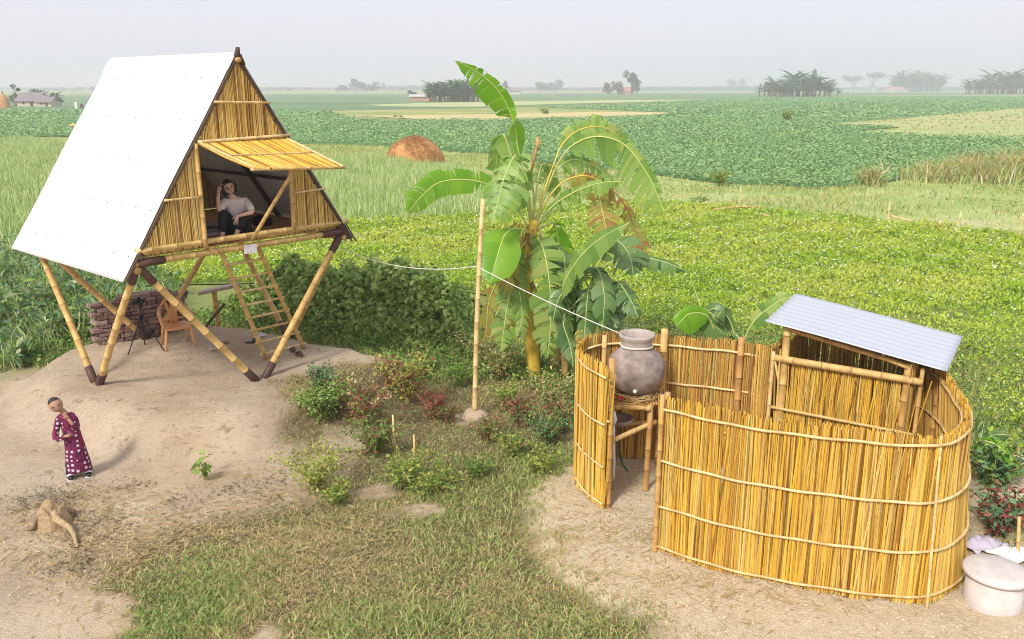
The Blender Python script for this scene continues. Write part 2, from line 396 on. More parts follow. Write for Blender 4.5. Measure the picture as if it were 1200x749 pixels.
GRASS = [G(*q)[:2] for q in ((120, 860), (165, 720), (140, 668), (205, 628), (300, 606), (385, 592), (402, 560), (345, 520), (345, 478), (400, 460), (455, 450), (470, 418), (560, 410), (640, 420), (668, 440), (668, 545), (640, 560), (620, 588), (632, 640), (690, 698), (760, 735), (830, 800), (860, 860))]
PATCHES = [(548, 490, .22), (492, 598, .28), (380, 545, .4), (436, 575, .22), (320, 755, .18), (410, 520, .35), (600, 465, .2)]
def grassmask(x, y):
    d = polydist(x, y, GRASS) + .30*wav(x, y, 3.2, 8) + .16*wav(x, y, 9., 9)
    m = 1-sm(-.15, .35, d)
    for px, py, r in PATCHES:
        g = G(px, py); m *= sm(r*.5, r*1.3, np.hypot((x-g[0])*.8, (y-g[1])*1.1)+.16*wav(x, y, 5., 10)+.10*wav(x, y, 13., 30))
    return m
def lines(lo, hi, a, b, fine, grow=1.18):
    l = list(np.arange(a, b+1e-6, fine)); s = fine; q = a
    while q > lo: s *= grow; q -= s; l.insert(0, max(q, lo))
    s = fine; q = b
    while q < hi: s *= grow; q += s; l.append(min(q, hi))
    return np.array(l)
xs = lines(-2600, 2600, -10.5, 8.5, .075); ys = lines(-40, 2700, 6.0, 19.0, .075)
X, Y = np.meshgrid(xs, ys); Zg = terrain(X, Y)
gm = grassmask(X, Y); veg = sm(16.5, 19.5, Y+.6*wav(X, Y, .8, 12)+ .25*np.clip(X, 0, 9)*0) 
# behind the mound and the fence the soil is overgrown
veg = np.maximum(veg, sm(.35, 1.1, polydist(X, Y, MOUND))*sm(14.0, 15.6, Y+.5*wav(X, Y, 1.5, 13)))
veg = np.maximum(veg, sm(10.9, 12.2, Y+.4*wav(X, Y, 1.5, 14))*sm(.6, 1.4, X))
nx, ny = len(xs), len(ys)
ii = (np.arange(ny-1)[:, None]*nx+np.arange(nx-1)[None, :]).ravel()
F = np.stack([ii, ii+1, ii+nx+1, ii+nx], 1)
def ground_mat():
    m, nt, p = new_mat('bare_earth')
    n1 = noise(nt, .9, 6, rough=.6); n2 = noise(nt, 14, 6, rough=.7); n3 = noise(nt, 60, 3, rough=.7)
    c = ramp(nt, n1, [(.52, .41, .295, .3), (.62, .505, .375, .5), (.68, .57, .43, .7)])
    c = mixc(nt, c, ramp(nt, n2, [(.50, .42, .36, .30), (.95, .94, .92, .42), (1.10, 1.08, 1.02, .75)]), .8, 'MULTIPLY')
    c = mixc(nt, c, ramp(nt, n3, [(.7, .66, .6, .3), (1.05, 1.05, 1.05, .55)]), .4, 'MULTIPLY')
    nL = noise(nt, .35, 4, rough=.55); c = mixc(nt, c, ramp(nt, nL, [(.82, .80, .79, .36), (1, 1, 1, .50), (1.06, 1.02, .94, .62)]), .9, 'MULTIPLY')
    nS = noise(nt, 5, 3, rough=.5, dist=1.2); c = mixc(nt, c, ramp(nt, nS, [(.60, .55, .52, .30), (1, 1, 1, .38)]), .8, 'MULTIPLY')
    g = ramp(nt, n2, [(.09, .085, .035, .3), (.20, .165, .08, .5), (.38, .31, .18, .7)])
    c = mixc(nt, c, g, attr(nt, 'grass'))
    pd_ = ramp(nt, n2, [(.50, .39, .25, .3), (.70, .57, .38, .45), (.78, .66, .47, .75)])
    c = mixc(nt, c, pd_, attr(nt, 'pad'))
    nf = noise(nt, .05, 5, rough=.6)
    v = ramp(nt, nf, [(.20, .27, .08, .3), (.32, .36, .12, .5), (.48, .44, .22, .7)])
    c = mixc(nt, c, v, attr(nt, 'veg'))
    nt.links.new(c, p.inputs['Base Color']); p.inputs['Roughness'].default_value = .95; p.inputs['Specular IOR Level'].default_value = .1
    a = nt.nodes.new('ShaderNodeMath'); a.operation = 'ADD'; nt.links.new(n2, a.inputs[0]); nt.links.new(n3, a.inputs[1])
    nt.links.new(bump(nt, a.outputs[0], .8, .05), p.inputs['Normal'])
    return m
padm = 1-sm(-.05, .25, polydist(X, Y, PADPOLY)+.18*wav(X, Y, 4, 15)+.1*wav(X, Y, 11, 16))
o = np_mesh('ground', np.stack([X.ravel(), Y.ravel(), Zg.ravel()], 1), F, ground_mat(), None, smooth=True,
            attrs={'grass': gm.ravel(), 'veg': veg.ravel(), 'pad': padm.ravel()})
tag(o, kind='structure')

# field sheets, each a few centimetres above the earth
def field(name, poly, cols, z, scale=.6, step=None, amp=0., seed=0, stretch=(1, 1, 1), bs=.5, bd=.1):
    m, nt, p = new_mat(name+'_soil')
    n = noise(nt, scale, 6, rough=.65, mapscale=stretch); n2 = noise(nt, scale*9, 4, rough=.7)
    c = ramp(nt, n, [(*cols[0], .3), (*cols[1], .5), (*cols[2], .7)])
    c = mixc(nt, c, ramp(nt, n2, [(.6, .6, .6, .3), (1.1, 1.1, 1.1, .6)]), .5, 'MULTIPLY')
    nt.links.new(c, p.inputs['Base Color']); p.inputs['Roughness'].default_value = .95; p.inputs['Specular IOR Level'].default_value = .1
    nt.links.new(bump(nt, n2, bs, bd), p.inputs['Normal'])
    P = np.array([q[:2] for q in poly]); b = MB(); b.add([(x, y, z) for x, y in P], [list(range(len(P)))])
    o = b.build(name, m); tag(o, kind='structure'); return o
POTATO = [G(*q) for q in ((-260, 128), (-260, 172), (0, 162), (60, 160), (330, 168), (440, 171), (500, 176), (570, 181), (640, 192), (700, 200), (780, 207), (830, 214), (900, 219), (960, 222), (1030, 216), (1075, 207), (1110, 194), (1130, 184), (1420, 178), (1420, 168), (1210, 163), (1100, 161), (1010, 157), (1003, 154), (1050, 150), (960, 147), (1000, 143), (1100, 136), (1210, 127), (1420, 116), (1200, 112), (900, 114), (640, 126), (790, 132), (770, 136), (600, 141), (430, 142), (380, 131))]
field('potato_field', POTATO, ((.08, .19, .06), (.13, .26, .09), (.17, .30, .12)), .06, .08)
FAR_A = [G(*q) for q in ((-300, 113), (-300, 127), (380, 130), (640, 125), (900, 113), (1300, 110), (1300, 108), (600, 109.5))]
field('far_green_field', FAR_A, ((.11, .20, .09), (.16, .26, .12), (.22, .30, .15)), .04, .012, stretch=(.4, 1.6, 1), bs=.2)
STRIP1 = [G(*q) for q in ((420, 136.5), (620, 133.5), (700, 131.5), (800, 132.5), (770, 135), (620, 141), (520, 141.5))]
field('yellow_strip_field', STRIP1, ((.50, .42, .20), (.60, .50, .24), (.46, .45, .20)), .09, .06, bs=.2)
STRIP2 = [G(*q) for q in ((420, 123.5), (500, 121), (640, 118.5), (820, 117), (800, 119), (660, 122), (560, 125.5), (480, 125.5))]
field('pale_strip_field', STRIP2, ((.40, .44, .20), (.48, .50, .24), (.36, .44, .20)), .09, .05, bs=.2)
FALLOW = [G(*q) for q in ((962, 146.5), (1060, 139), (1200, 126.5), (1420, 112), (1420, 170), (1200, 165), (1100, 162), (1012, 157.5), (1060, 150))]
field('fallow_field', FALLOW, ((.30, .38, .13), (.40, .44, .18), (.52, .50, .27)), .10, .10, stretch=(.3, 1, 1), bs=.3)
PASTURE = [G(*q) for q in ((330, 169), (440, 172), (570, 182), (640, 193), (780, 208), (830, 215), (960, 223), (1035, 217), (1080, 207), (1135, 186), (1420, 180), (1420, 300), (1200, 284), (1120, 272), (1000, 262), (860, 248), (760, 240), (640, 250), (560, 255), (415, 262), (330, 250))]
field('pasture', PASTURE, ((.24, .34, .10), (.36, .44, .15), (.54, .50, .28)), .05, .22, stretch=(.7, 1, 1))
PEA = [G(*q) for q in ((60, 300), (330, 268), (415, 262), (560, 255), (640, 250), (760, 240), (860, 248), (1000, 262), (1120, 272), (1260, 296), (1420, 330), (1420, 560), (1150, 508), (1148, 440), (900, 400), (760, 385), (700, 372), (560, 345), (420, 330), (200, 335))]
field('pea_field', PEA, ((.13, .20, .04), (.19, .27, .06), (.30, .28, .12)), .03, .5)

# haze: one even box of thin air round everything
hz = MB(); hz.box((0, 1300, 14), (5600, 2900, 32))
m = bpy.data.materials.new('haze_air'); m.use_nodes = True; nt = m.node_tree; nt.nodes.remove(nt.nodes['Principled BSDF'])
pv = nt.nodes.new('ShaderNodeVolumePrincipled'); pv.inputs['Color'].default_value = (.93, .925, 1, 1); pv.inputs['Density'].default_value = .00085
pv.inputs['Anisotropy'].default_value = .2
nt.links.new(pv.outputs[0], nt.nodes['Material Output'].inputs['Volume'])
o = hz.build('haze', m); tag(o, kind='stuff')

exec_parts = True

# ================================================================== THE STILT HOUSE
TH = .86; HC = np.array([-5.51, 14.44, MOUND_Z])
U = np.array([math.cos(TH), math.sin(TH), 0]); Vv = np.array([-math.sin(TH), math.cos(TH), 0]); ZZ = np.array([0, 0, 1.])
def H(a, b, z): return Vector(HC+U*a+Vv*b+ZZ*z)
Uv = Vector(U); VV = Vector(Vv); UP = Vector((0, 0, 1))
W2, L2, FZ, AZ = 1.84, 1.83, 2.26, 5.03
house = tag(empty('stilt_house', tuple(HC)), 'A-frame bamboo house on slanting stilts with a bright metal roof, woman sitting in its opening', 'house')
# stilts: every corner is carried by two culms that run down to the middles of the sides
for k, ((ca, cb), (fa, fb)) in enumerate((((-1, -1), (-1, 0)), ((-1, 1), (-1, 0)), ((-1, -1), (0, -1)), ((1, -1), (0, -1)),
                           ((1, -1), (1, 0)), ((1, 1), (1, 0)), ((-1, 1), (0, 1)), ((1, 1), (0, 1)))):
    dx = np.array([ca-fa, cb-fb])*.055
    ft = H(fa*W2+dx[0]*1.2, fb*L2+dx[1]*1.2, -.03 if k != 9 else 0); tp = H(ca*W2*.985, cb*L2*.985, FZ-.10)
    b = MB(); b.bamboo(ft, tp, .056, .050, .34, 12, bend=random.uniform(-.015, .015), rnd=random.random())
    leg = b.build('stilt', M_BAM, house, smooth=True)
    d = (tp-ft).normalized()
    b = MB(); b.tube([ft, ft+d*.02, ft+d*.30, ft+d*.31], [.050, .066, .066, .058], 12); b.build('foot_sleeve', M_SLEEVE, leg, smooth=True)
    b = MB(); b.tube([tp-d*.36, tp-d*.35, tp, tp+d*.01], [.052, .062, .062, .05], 12); b.build('top_sleeve', M_SLEEVE, leg, smooth=True)
# floor beams
for a0, b0, a1, b1, dz in ((-W2-.05, -L2, W2+.05, -L2, -.06), (-W2, L2, W2, L2, -.06), (-W2, -L2-.05, -W2, L2+.1, -.16), (W2, -L2-.05, W2, L2+.1, -.16), (-W2, -.6, W2, -.6, -.07), (-W2, .6, W2, .6, -.07)):
    b = MB(); b.bamboo(H(a0, b0, FZ+dz), H(a1, b1, FZ+dz), .052, .048, .36, 12); b.build('floor_beam', M_BAM, house, smooth=True)
for p_, q_ in ((H(-W2+.02, -L2-.01, FZ-.06), H(-W2+.42, -L2-.01, FZ-.06)), (H(-W2, -L2, FZ-.16), H(-W2, -L2+.35, FZ-.16)), (H(W2-.45, -L2-.01, FZ-.055), H(W2-.02, -L2-.01, FZ-.05))):
    b = MB(); b.tube([p_, q_], .062, 12); b.build('beam_sleeve', M_SLEEVE, house, smooth=True)
# top rail in front (second culm) and the floor of split bamboo ends showing between the two
b = MB(); b.bamboo(H(-W2+.02, -L2-.03, FZ+.115), H(W2+.08, -L2-.03, FZ+.115), .046, .04, .38, 12); b.build('threshold_rail', M_BAM, house, smooth=True)
b = MB()
x = -W2+.05
while x < W2-.03:
    r = random.uniform(.016, .026); b.tube([H(x, -L2+.0+random.uniform(-.03, .02), FZ+.025), H(x, L2-.02, FZ+.025)], r, 6); x += r*2.3
b.build('floor', M_BAMO, house)
# gable rafters, door posts, ties
def gable_a(z): return W2*(AZ-z)/(AZ-FZ)
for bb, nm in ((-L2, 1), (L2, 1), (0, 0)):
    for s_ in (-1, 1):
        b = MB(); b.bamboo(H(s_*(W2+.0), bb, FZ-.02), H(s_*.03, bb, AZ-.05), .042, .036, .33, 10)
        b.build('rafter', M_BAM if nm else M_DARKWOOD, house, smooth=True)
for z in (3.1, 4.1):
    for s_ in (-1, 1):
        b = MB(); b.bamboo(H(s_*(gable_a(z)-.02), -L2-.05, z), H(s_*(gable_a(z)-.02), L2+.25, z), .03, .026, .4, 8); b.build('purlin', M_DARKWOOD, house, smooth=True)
b = MB(); b.bamboo(H(0, -L2-.12, AZ-.03), H(0, L2+.3, AZ-.03), .04, .036, .4, 10); b.build('ridge_pole', M_BAMO, house, smooth=True)
for (a, z0, z1) in ((-.78, FZ+.02, 3.82), (.80, FZ+.08, 3.60)):
    b = MB(); b.bamboo(H(a, -L2-.06, z0), H(a, -L2-.06, z1), .036, .032, .33, 10); b.build('door_post', M_BAM, house, smooth=True)
for (a0, a1, z0, z1, r) in ((-.76, .84, 3.84, 3.88, .026), (-.44, .50, 4.40, 4.38, .020), (-1.36, -.78, 3.05, 3.05, .018), (.82, 1.46, 2.96, 2.98, .018)):
    b = MB(); b.bamboo(H(a0, -L2-.085, z0), H(a1, -L2-.085, z1), r, r*.9, .3, 8); b.build('tie_cane', M_CANE, house, smooth=True)
# reed panels of the gables: upright jute sticks cut to the slope
def stick_panel(name, a0, a1, zlo, zhi, bpl, mat, lean=.012, layers=3):
    b = MB()
    for l in range(layers):
        a = a0
        while a < a1:
            r = random.uniform(.007, .0125)
            z0 = zlo(a)+random.uniform(-.01, .02); z1 = zhi(a)-random.uniform(.0, .03)
            if z1-z0 > .04:
                da = random.uniform(-lean, lean)*(z1-z0)
                b.tube([H(a, bpl+l*.013, z0), H(a+da*.5+random.uniform(-.006, .006), bpl+l*.013+random.uniform(-.006, .006), (z0+z1)/2), H(min(max(a+da, -gable_a(z1)), gable_a(z1)), bpl+l*.013, z1)], [r, r*.95, r*.75], 5, cap=False)
            a += r*2.1
    return b.build(name, mat, house)
roofz = lambda a: AZ-(AZ-FZ)*abs(a)/W2-.05
stick_panel('gable_panel', -W2, -.80, lambda a: FZ+.05, roofz, -L2-.045, M_JUTE)
stick_panel('gable_panel', .82, W2, lambda a: FZ+.06, roofz, -L2-.045, M_JUTE)
stick_panel('gable_panel', -.80, .82, lambda a: 3.80, roofz, -L2-.045, M_JUTE)
stick_panel('rear_panel', -W2, -.5, lambda a: FZ+.05, roofz, L2, M_JUTE)
stick_panel('rear_panel', .5, W2, lambda a: FZ+.05, roofz, L2, M_JUTE)
stick_panel('rear_panel', -.5, .5, lambda a: 3.75, roofz, L2, M_JUTE)
# awning: a propped-up flap of reed
def awning(b0, d, z0, z1, z1r, aL, aR, strut):
    aw = None
    b = MB()
    for l in range(2):
        a = aL
        while a < aR:
            r = random.uniform(.008, .013); o1 = random.uniform(-.03, .03); sg = 1 if d > 0 else -1
            zt = z1+(z1r-z1)*(a-aL)/(aR-aL)
            b.tube([H(a, b0, z0-l*.014), H(a+random.uniform(-.02, .02), b0+d/2, (z0+zt)/2-l*.014-.02), H(a+random.uniform(-.03, .03), b0+d+o1*sg, zt-l*.014)], r, 5, cap=False); a += r*2.0
    aw = b.build('awning', M_REED, house)
    b = MB()
    for a in (aL, aR): b.bamboo(H(a, b0, z0+.012), H(a, b0+d*1.01, (z1 if a == aL else z1r)+.012), .018, .018, .3, 6)
    b.bamboo(H(aL-.05, b0+d, z1-.01), H(aR+.05, b0+d, z1r-.01), .022, .02, .3, 8)
    b.bamboo(H(aL, b0+d*.48, (z0+z1)/2+.0), H(aR, b0+d*.48, (z0+z1r)/2+.0), .014, .014, .3, 6)
    b.build('awning_frame', M_CANE, aw, smooth=True)
    if strut:
        b = MB(); b.bamboo(H(-.02, b0-.03, FZ+.06), H(.02, b0+d*.88, z1-.07), .030, .027, .34, 10); b.build('awning_prop', M_BAM, house, smooth=True)
awning(-L2-.09, -1.36, 3.82, 3.54, 3.46, -.74, .76, True)
awning(L2+.05, .95, 3.75, 3.95, 3.95, -.5, .5, False)
# corrugated sheets
def roofsheet(side, t, of, ob):
    V_ = []; n = int((2*L2+of+ob)/.076*8); rows = 26
    A1 = W2*(1+t); Z1 = FZ-(AZ-FZ)*t
    nrm = Vector((side*(AZ-FZ), 0, W2)).normalized()
    for i in range(rows+1):
        s_ = i/rows
        for j in range(n+1):
            b_ = -L2-of+(2*L2+of+ob)*j/n
            h_ = .012*math.sin(2*PI*j/8)+.045+.006*math.sin(s_*9+b_*2)
            V_.append(HC+U*(side*A1*s_+nrm[0]*h_)+Vv*b_+ZZ*(AZ+(Z1-AZ)*s_+nrm[2]*h_))
    ii = (np.arange(rows)[:, None]*(n+1)+np.arange(n)[None, :]).ravel()
    F = np.stack([ii, ii+1, ii+n+2, ii+n+1], 1)
    o = np_mesh('roof_sheet', V_, F, M_TIN, np.zeros(len(F)), parent=house, smooth=True)
    mo = o.modifiers.new('thick', 'SOLIDIFY'); mo.thickness = .004; mo.offset = -1
    b = MB()
    for i in range(5):
        s_ = .1+.2*i
        for j in range(9):
            b_ = -L2+.1+(2*L2)*j/8
            P = Vector(HC+U*(side*A1*s_+nrm[0]*.058)+Vv*b_+ZZ*(AZ+(Z1-AZ)*s_+nrm[2]*.058)); b.blob(P, .011, n=6, m=4)
    b.build('roof_nails', M_WOOD, o)
    return o
roofsheet(-1, .11, .06, .30); roofsheet(1, .075, .06, .30)
V_ = []; 
b = MB()
for s_ in (-1, 1):
    q = [H(0, -L2-.07, AZ+.075), H(0, L2+.32, AZ+.075), H(s_*.17, L2+.32, AZ-.175), H(s_*.17, -L2-.07, AZ-.175)]
    q2 = [p+UP*.006 for p in q]
    b.add(q+q2, [[0, 1, 2, 3][::s_], [4, 5, 6, 7][::-s_], [2, 3, 7, 6], [0, 3, 7, 4], [1, 2, 6, 5]])
b.build('ridge_cap', M_TIN, house)
b = MB(); b.tube([H(0, -L2-.02, AZ-.02), H(0, -L2-.09, AZ+.06), H(.01, -L2-.10, AZ+.15)], [.04, .045, .028], 8); b.tube([H(.03, -L2-.10, AZ+.04), H(.10, -L2-.08, AZ-.10)], .03, 8); b.build('ridge_knot', M_DARKWOOD, house, smooth=True)
# dark edge lath along the verge of both sheets, torn mat hanging at the right eave
for s_, t in ((-1, .10), (1, .07)):
    b = MB(); b.tube([H(s_*W2*(1+t), -L2-.055, FZ-(AZ-FZ)*t+.01), H(0, -L2-.055, AZ+.01)], .022, 6); b.build('verge_lath', M_DARKWOOD, house)
b = MB()
for i in range(26):
    a = W2+random.uniform(-.12, .12); b0 = -L2+random.uniform(-.06, .3)
    b.tube([H(a-.05, b0, FZ+.08), H(a+.12+random.uniform(-.03, .06), b0+random.uniform(-.1, .1), FZ-.22+random.uniform(-.05, .1))], [.016, .012], 5)
b.build('corner_mat', M_SLEEVE, house)
# things inside the room
tgt = tag(empty('bedding', tuple(H(-.3, .5, FZ+.06))), 'folded dark lilac bedding on the floor inside the bamboo house', 'bedding')
b = MB()
for i in range(3): b.box(H(-.45+.05*i, -.6, FZ+.09+.06*i), (.9-.08*i, 1.1-.1*i, .055), (Uv, VV, UP), jit=.03)
o = b.build('blanket', M_CLOTH, tgt); o.modifiers.new('b', 'BEVEL').width = .02
b = MB(); b.blob(H(-.55, -.2, FZ+.30), (.32, .2, .09), n=14, m=8, ax=(Uv, VV, UP), jit=.04); b.build('pillow', M_CLOTH, tgt, smooth=True)
tb = tag(empty('storage_box', tuple(H(-.95, .3, FZ+.05))), 'pale storage box with a lid standing in the dark house behind the woman', 'box')
b = MB(); b.box(H(-.95, .3, FZ+.25), (.35, .5, .4), (Uv, VV, UP)); b.build('body', M_WOOD, tb).modifiers.new('b', 'BEVEL').width = .015
b = MB(); b.box(H(-.95, .3, FZ+.475), (.38, .53, .045), (Uv, VV, UP)); b.build('lid', M_CLOTH, tb).modifiers.new('b', 'BEVEL').width = .01
o = MB(); o.tube([H(.95+.1*math.sin(i), -.9+.45*i/6, FZ+.10+.03*math.cos(i*2)) for i in range(7)], [.05, .09, .11, .1, .11, .08, .03], 8, flat=.6)
o = o.build('dark_bag', M_TROUSER, base=H(1., -.7, FZ+.06), smooth=True); tag(o, 'dark crumpled bag lying at the right end of the house floor', 'bag')

# ladder
lad = tag(empty('ladder', tuple(H(1.09, -.97, 0))), 'bamboo ladder with eight rungs leaning on the front floor beam of the house', 'ladder')
l0, l1 = H(.69, -.97, -.02), H(-.45, -1.74, 2.17); r0, r1 = H(1.49, -.97, -.02), H(.19, -1.74, 2.17)
for p, q in ((l0, l1), (r0, r1)):
    b = MB(); b.bamboo(p, q, .040, .036, .3, 10); b.build('side_rail', M_BAM, lad, smooth=True)
for i in range(8):
    t = .06+.118*i; p = l0.lerp(l1, t); q = r0.lerp(r1, t); d = (q-p)*.09
    b = MB(); b.bamboo(p-d, q+d, .022, .02, .25, 8); b.build('rung', M_CANE, lad, smooth=True)

# ------------------------------------------------------------------ brick stack, chair, tripod, post, sandals
bw = MB(); p0, p1 = G(118, 404, .45)[:2], G(216, 386, .45)[:2]
e = Vector((p1[0]-p0[0], p1[1]-p0[1], 0)); Lw = e.length; e.normalize(); nn = Vector((-e.y, e.x, 0))
for r in range(11):
    x = -.1*(r % 2) + random.uniform(-.03, .03); top = .70+.0*r
    while x < Lw-.02:
        ln = random.uniform(.17, .24); hh = .07
        if not (r > 8 and random.random() < .2) and not (r == 10 and x < .3):
            for dep in (0, 1):
                c_ = Vector((p0[0], p0[1], MOUND_Z+.03+r*.078))+e*(x+ln/2)+nn*(dep*.13+random.uniform(-.02, .02))
                bw.box(c_, (ln-.012, .125, hh), (e+nn*random.uniform(-.06, .06), nn, UP), jit=.008)
        x += ln
o = bw.build('brick_stack', M_BRICK, base=(p0[0], p0[1], MOUND_Z)); md = o.modifiers.new('b', 'BEVEL'); md.width = .012; md.segments = 2
tag(o, 'low wall of loosely stacked brown mud bricks behind the plastic chair', 'brick wall')

def frame(origin, ang):
    f = Vector((math.cos(ang), math.sin(ang), 0)); s = Vector((-f.y, f.x, 0)); o = Vector(origin)
    return lambda x, y, z: o+f*x+s*y+UP*z, f, s
cp = (G(192, 413, .45)+G(232, 407, .45))/2
R_ = Vector((G(232, 407, .45)-G(192, 413, .45))); ca = math.atan2(R_.y, R_.x)
C, cf, cs = frame((cp[0], cp[1], MOUND_Z), ca)     # x along the front edge, y to the back
ch = tag(empty('plastic_chair', (cp[0], cp[1], MOUND_Z)), 'faded orange plastic armchair standing beside the black tripod', 'chair')
for sx in (-1, 1):
    b = MB(); b.tube([C(sx*.26, -.02, 0), C(sx*.235, .0, .2), C(sx*.21, .02, .42)], [.022, .028, .03], 8, flat=.7); b.build('leg', M_PLASTIC, ch, smooth=True)
    b = MB(); b.tube([C(sx*.24, .52, 0), C(sx*.215, .46, .2), C(sx*.19, .42, .42)], [.022, .028, .03], 8, flat=.7); b.build('leg', M_PLASTIC, ch, smooth=True)
    b = MB(); b.tube([C(sx*.21, .03, .41), C(sx*.275, .02, .52), C(sx*.285, .06, .63), C(sx*.28, .2, .655), C(sx*.25, .38, .665), C(sx*.21, .46, .74)], [.024, .026, .03, .032, .03, .02], 10, flat=.55); b.build('armrest', M_PLASTIC, ch, smooth=True)
b = MB(); vs = []; fs = []; n_ = 10
for i in range(n_+1):
    for j in range(n_+1):
        u_, v_ = i/n_*2-1, j/n_
        vs.append(C(u_*(.235-.035*v_), .0+v_*.44, .425-.02*(1-u_*u_)*math.sin(PI*v_)-(.03*(1-v_)**6)))
for i in range(n_):
    for j in range(n_): a = i*(n_+1)+j; fs.append([a, a+n_+1, a+n_+2, a+1])
b.add(vs, fs); o = b.build('seat', M_PLASTIC, ch, smooth=True); md = o.modifiers.new('s', 'SOLIDIFY'); md.thickness = .022
b = MB()                                                # open fan-shaped back
arc = [C(.215*math.cos(t)*(1.05), .44+.07*math.sin(t), .56+.32*math.sin(t)) for t in np.linspace(-.25, PI+.25, 17)]
b.tube(arc, .021, 8)
for k, (x0, x1) in enumerate(((-.05, -.12), (.0, .0), (.05, .12))):
    b.tube([C(x0, .42, .42), C(x0*1.1, .455, .6), C(x1, .505, .86-.02*abs(k-1))], [.030, .030, .034], 8, flat=.35)
b.tube([C(-.19, .43, .50), C(0, .44, .49), C(.19, .43, .50)], .02, 8)
b.build('backrest', M_PLASTIC, ch, smooth=True)

tp_ = G(168, 405, .45); top = D(165, 366, tp_[1]-.15)
tri = tag(empty('tripod', (tp_[0], tp_[1], MOUND_Z)), 'black camera tripod with three spread legs under the house beside the chair', 'tripod')
hub = Vector((top[0], top[1], top[2]-.06))
for q in ((150, 416), (170, 404), (193, 412)):
    f_ = Vector(G(*q, .45)); m_ = hub.lerp(f_, .55)
    b = MB(); b.tube([hub, m_], .017, 8); b.tube([m_, f_], .011, 8); b.tube([m_-UP*.02, m_+UP*.03], .022, 8); b.build('leg', M_BLACK, tri, smooth=True)
b = MB(); b.tube([hub-UP*.25, hub+UP*.2], .015, 8); b.tube([hub-UP*.03, hub+UP*.03], .04, 10); b.build('centre_column', M_BLACK, tri, smooth=True)
b = MB(); b.box(hub+UP*.215, (.09, .06, .03)); b.tube([hub+UP*.2, hub+Vector((.16, -.05, .12))], .009, 6); b.build('pan_head', M_BLACK, tri)
cm = tag(empty('camera_body', tuple(hub+UP*.23)), 'small black camera mounted on top of the tripod', 'camera')
b = MB(); b.box(hub+UP*.275, (.15, .08, .09)); b.box(hub+UP*.335, (.06, .06, .035)); b.build('body', M_BLACK, cm).modifiers.new('b', 'BEVEL').width = .008
b = MB(); b.tube([hub+Vector((-.02, -.03, .27)), hub+Vector((-.06, -.16, .26))], [.036, .034], 14); b.build('lens', M_BLACK, cm, smooth=True)

sp = G(256, 376, .42); st = tag(empty('stump_bench', tuple(sp)), 'grey board on a short yellow bamboo post beside the leafy hedge', 'bench')
zt = D(253, 338, sp[1])[2]
b = MB(); b.bamboo((sp[0], sp[1], sp[2]-.1), (sp[0]-.04, sp[1], zt), .05, .05, .3, 10); b.build('post', M_BAM, st, smooth=True)
b = MB(); a_, c_ = D(234, 344, sp[1]), D(280, 335, sp[1]); b.box((Vector(a_)+Vector(c_))/2+UP*.02, ((Vector(c_)-Vector(a_)).length, .2, .045), (Vector(c_)-Vector(a_), Vector((0, 1, .1)), UP), jit=.012); b.build('board', M_WOOD, st)
b = MB(); b.tube([G(240, 384, .45), D(263, 356, sp[1]-.3)], .03, 8); b.build('brace', M_DARKWOOD, st)

def sandal(px, py, ang, mat, lab):
    g = G(px, py, .46); C_, f, s = frame((g[0], g[1], MOUND_Z+.01), ang)
    t = tag(empty('sandal', (g[0], g[1], MOUND_Z)), lab, 'sandal')
    b = MB(); vs = []; n = 14
    out_ = [(.13*math.cos(2*PI*k/n), .048*math.sin(2*PI*k/n)*(1+.2*math.cos(2*PI*k/n))) for k in range(n)]
    b.add([C_(x, y, 0) for x, y in out_]+[C_(x, y, .025) for x, y in out_], [list(range(n))[::-1], list(range(n, 2*n))]+[[k, (k+1) % n, n+(k+1) % n, n+k] for k in range(n)])
    b.build('sole', mat, t)
    b = MB()
    for sy in (-1, 1): b.tube([C_(-.01, sy*.05, .02), C_(.04, sy*.03, .055), C_(.075, 0, .03)], .009, 6)
    b.build('strap', mat, t, smooth=True)
sandal(343, 411, 1.9, M_DARKWOOD, 'brown sandal near the ladder foot, the left one of the pair')
sandal(351, 416, 2.3, M_DARKWOOD, 'brown sandal near the ladder foot, the right one of the pair')
sandal(296, 401, .3, M_BLACK, 'black sandal lying behind the ladder')
sandal(304, 394, .7, M_WHITE, 'pale sandal lying behind the ladder beside the black one')
def rubble(px, py, z, r, mat, name, lab, cat):
    g = G(px, py, z); b = MB(); b.blob((0, 0, r*.25), (r, r*.7, r*.45), n=12, m=8, jit=.16); b.v = [(x+g[0], y+g[1], zz+z) for x, y, zz in b.v]
    o = b.build(name, mat, base=g); tag(o, lab, cat); return o
rubble(252, 410, .45, .13, M_WOOD, 'stone', 'flat grey stone lying on the mound under the house', 'stone')
rubble(265, 403, .45, .07, M_BRICK, 'brick_fragment', 'small brown brick fragment on the mound behind the grey stone', 'brick')

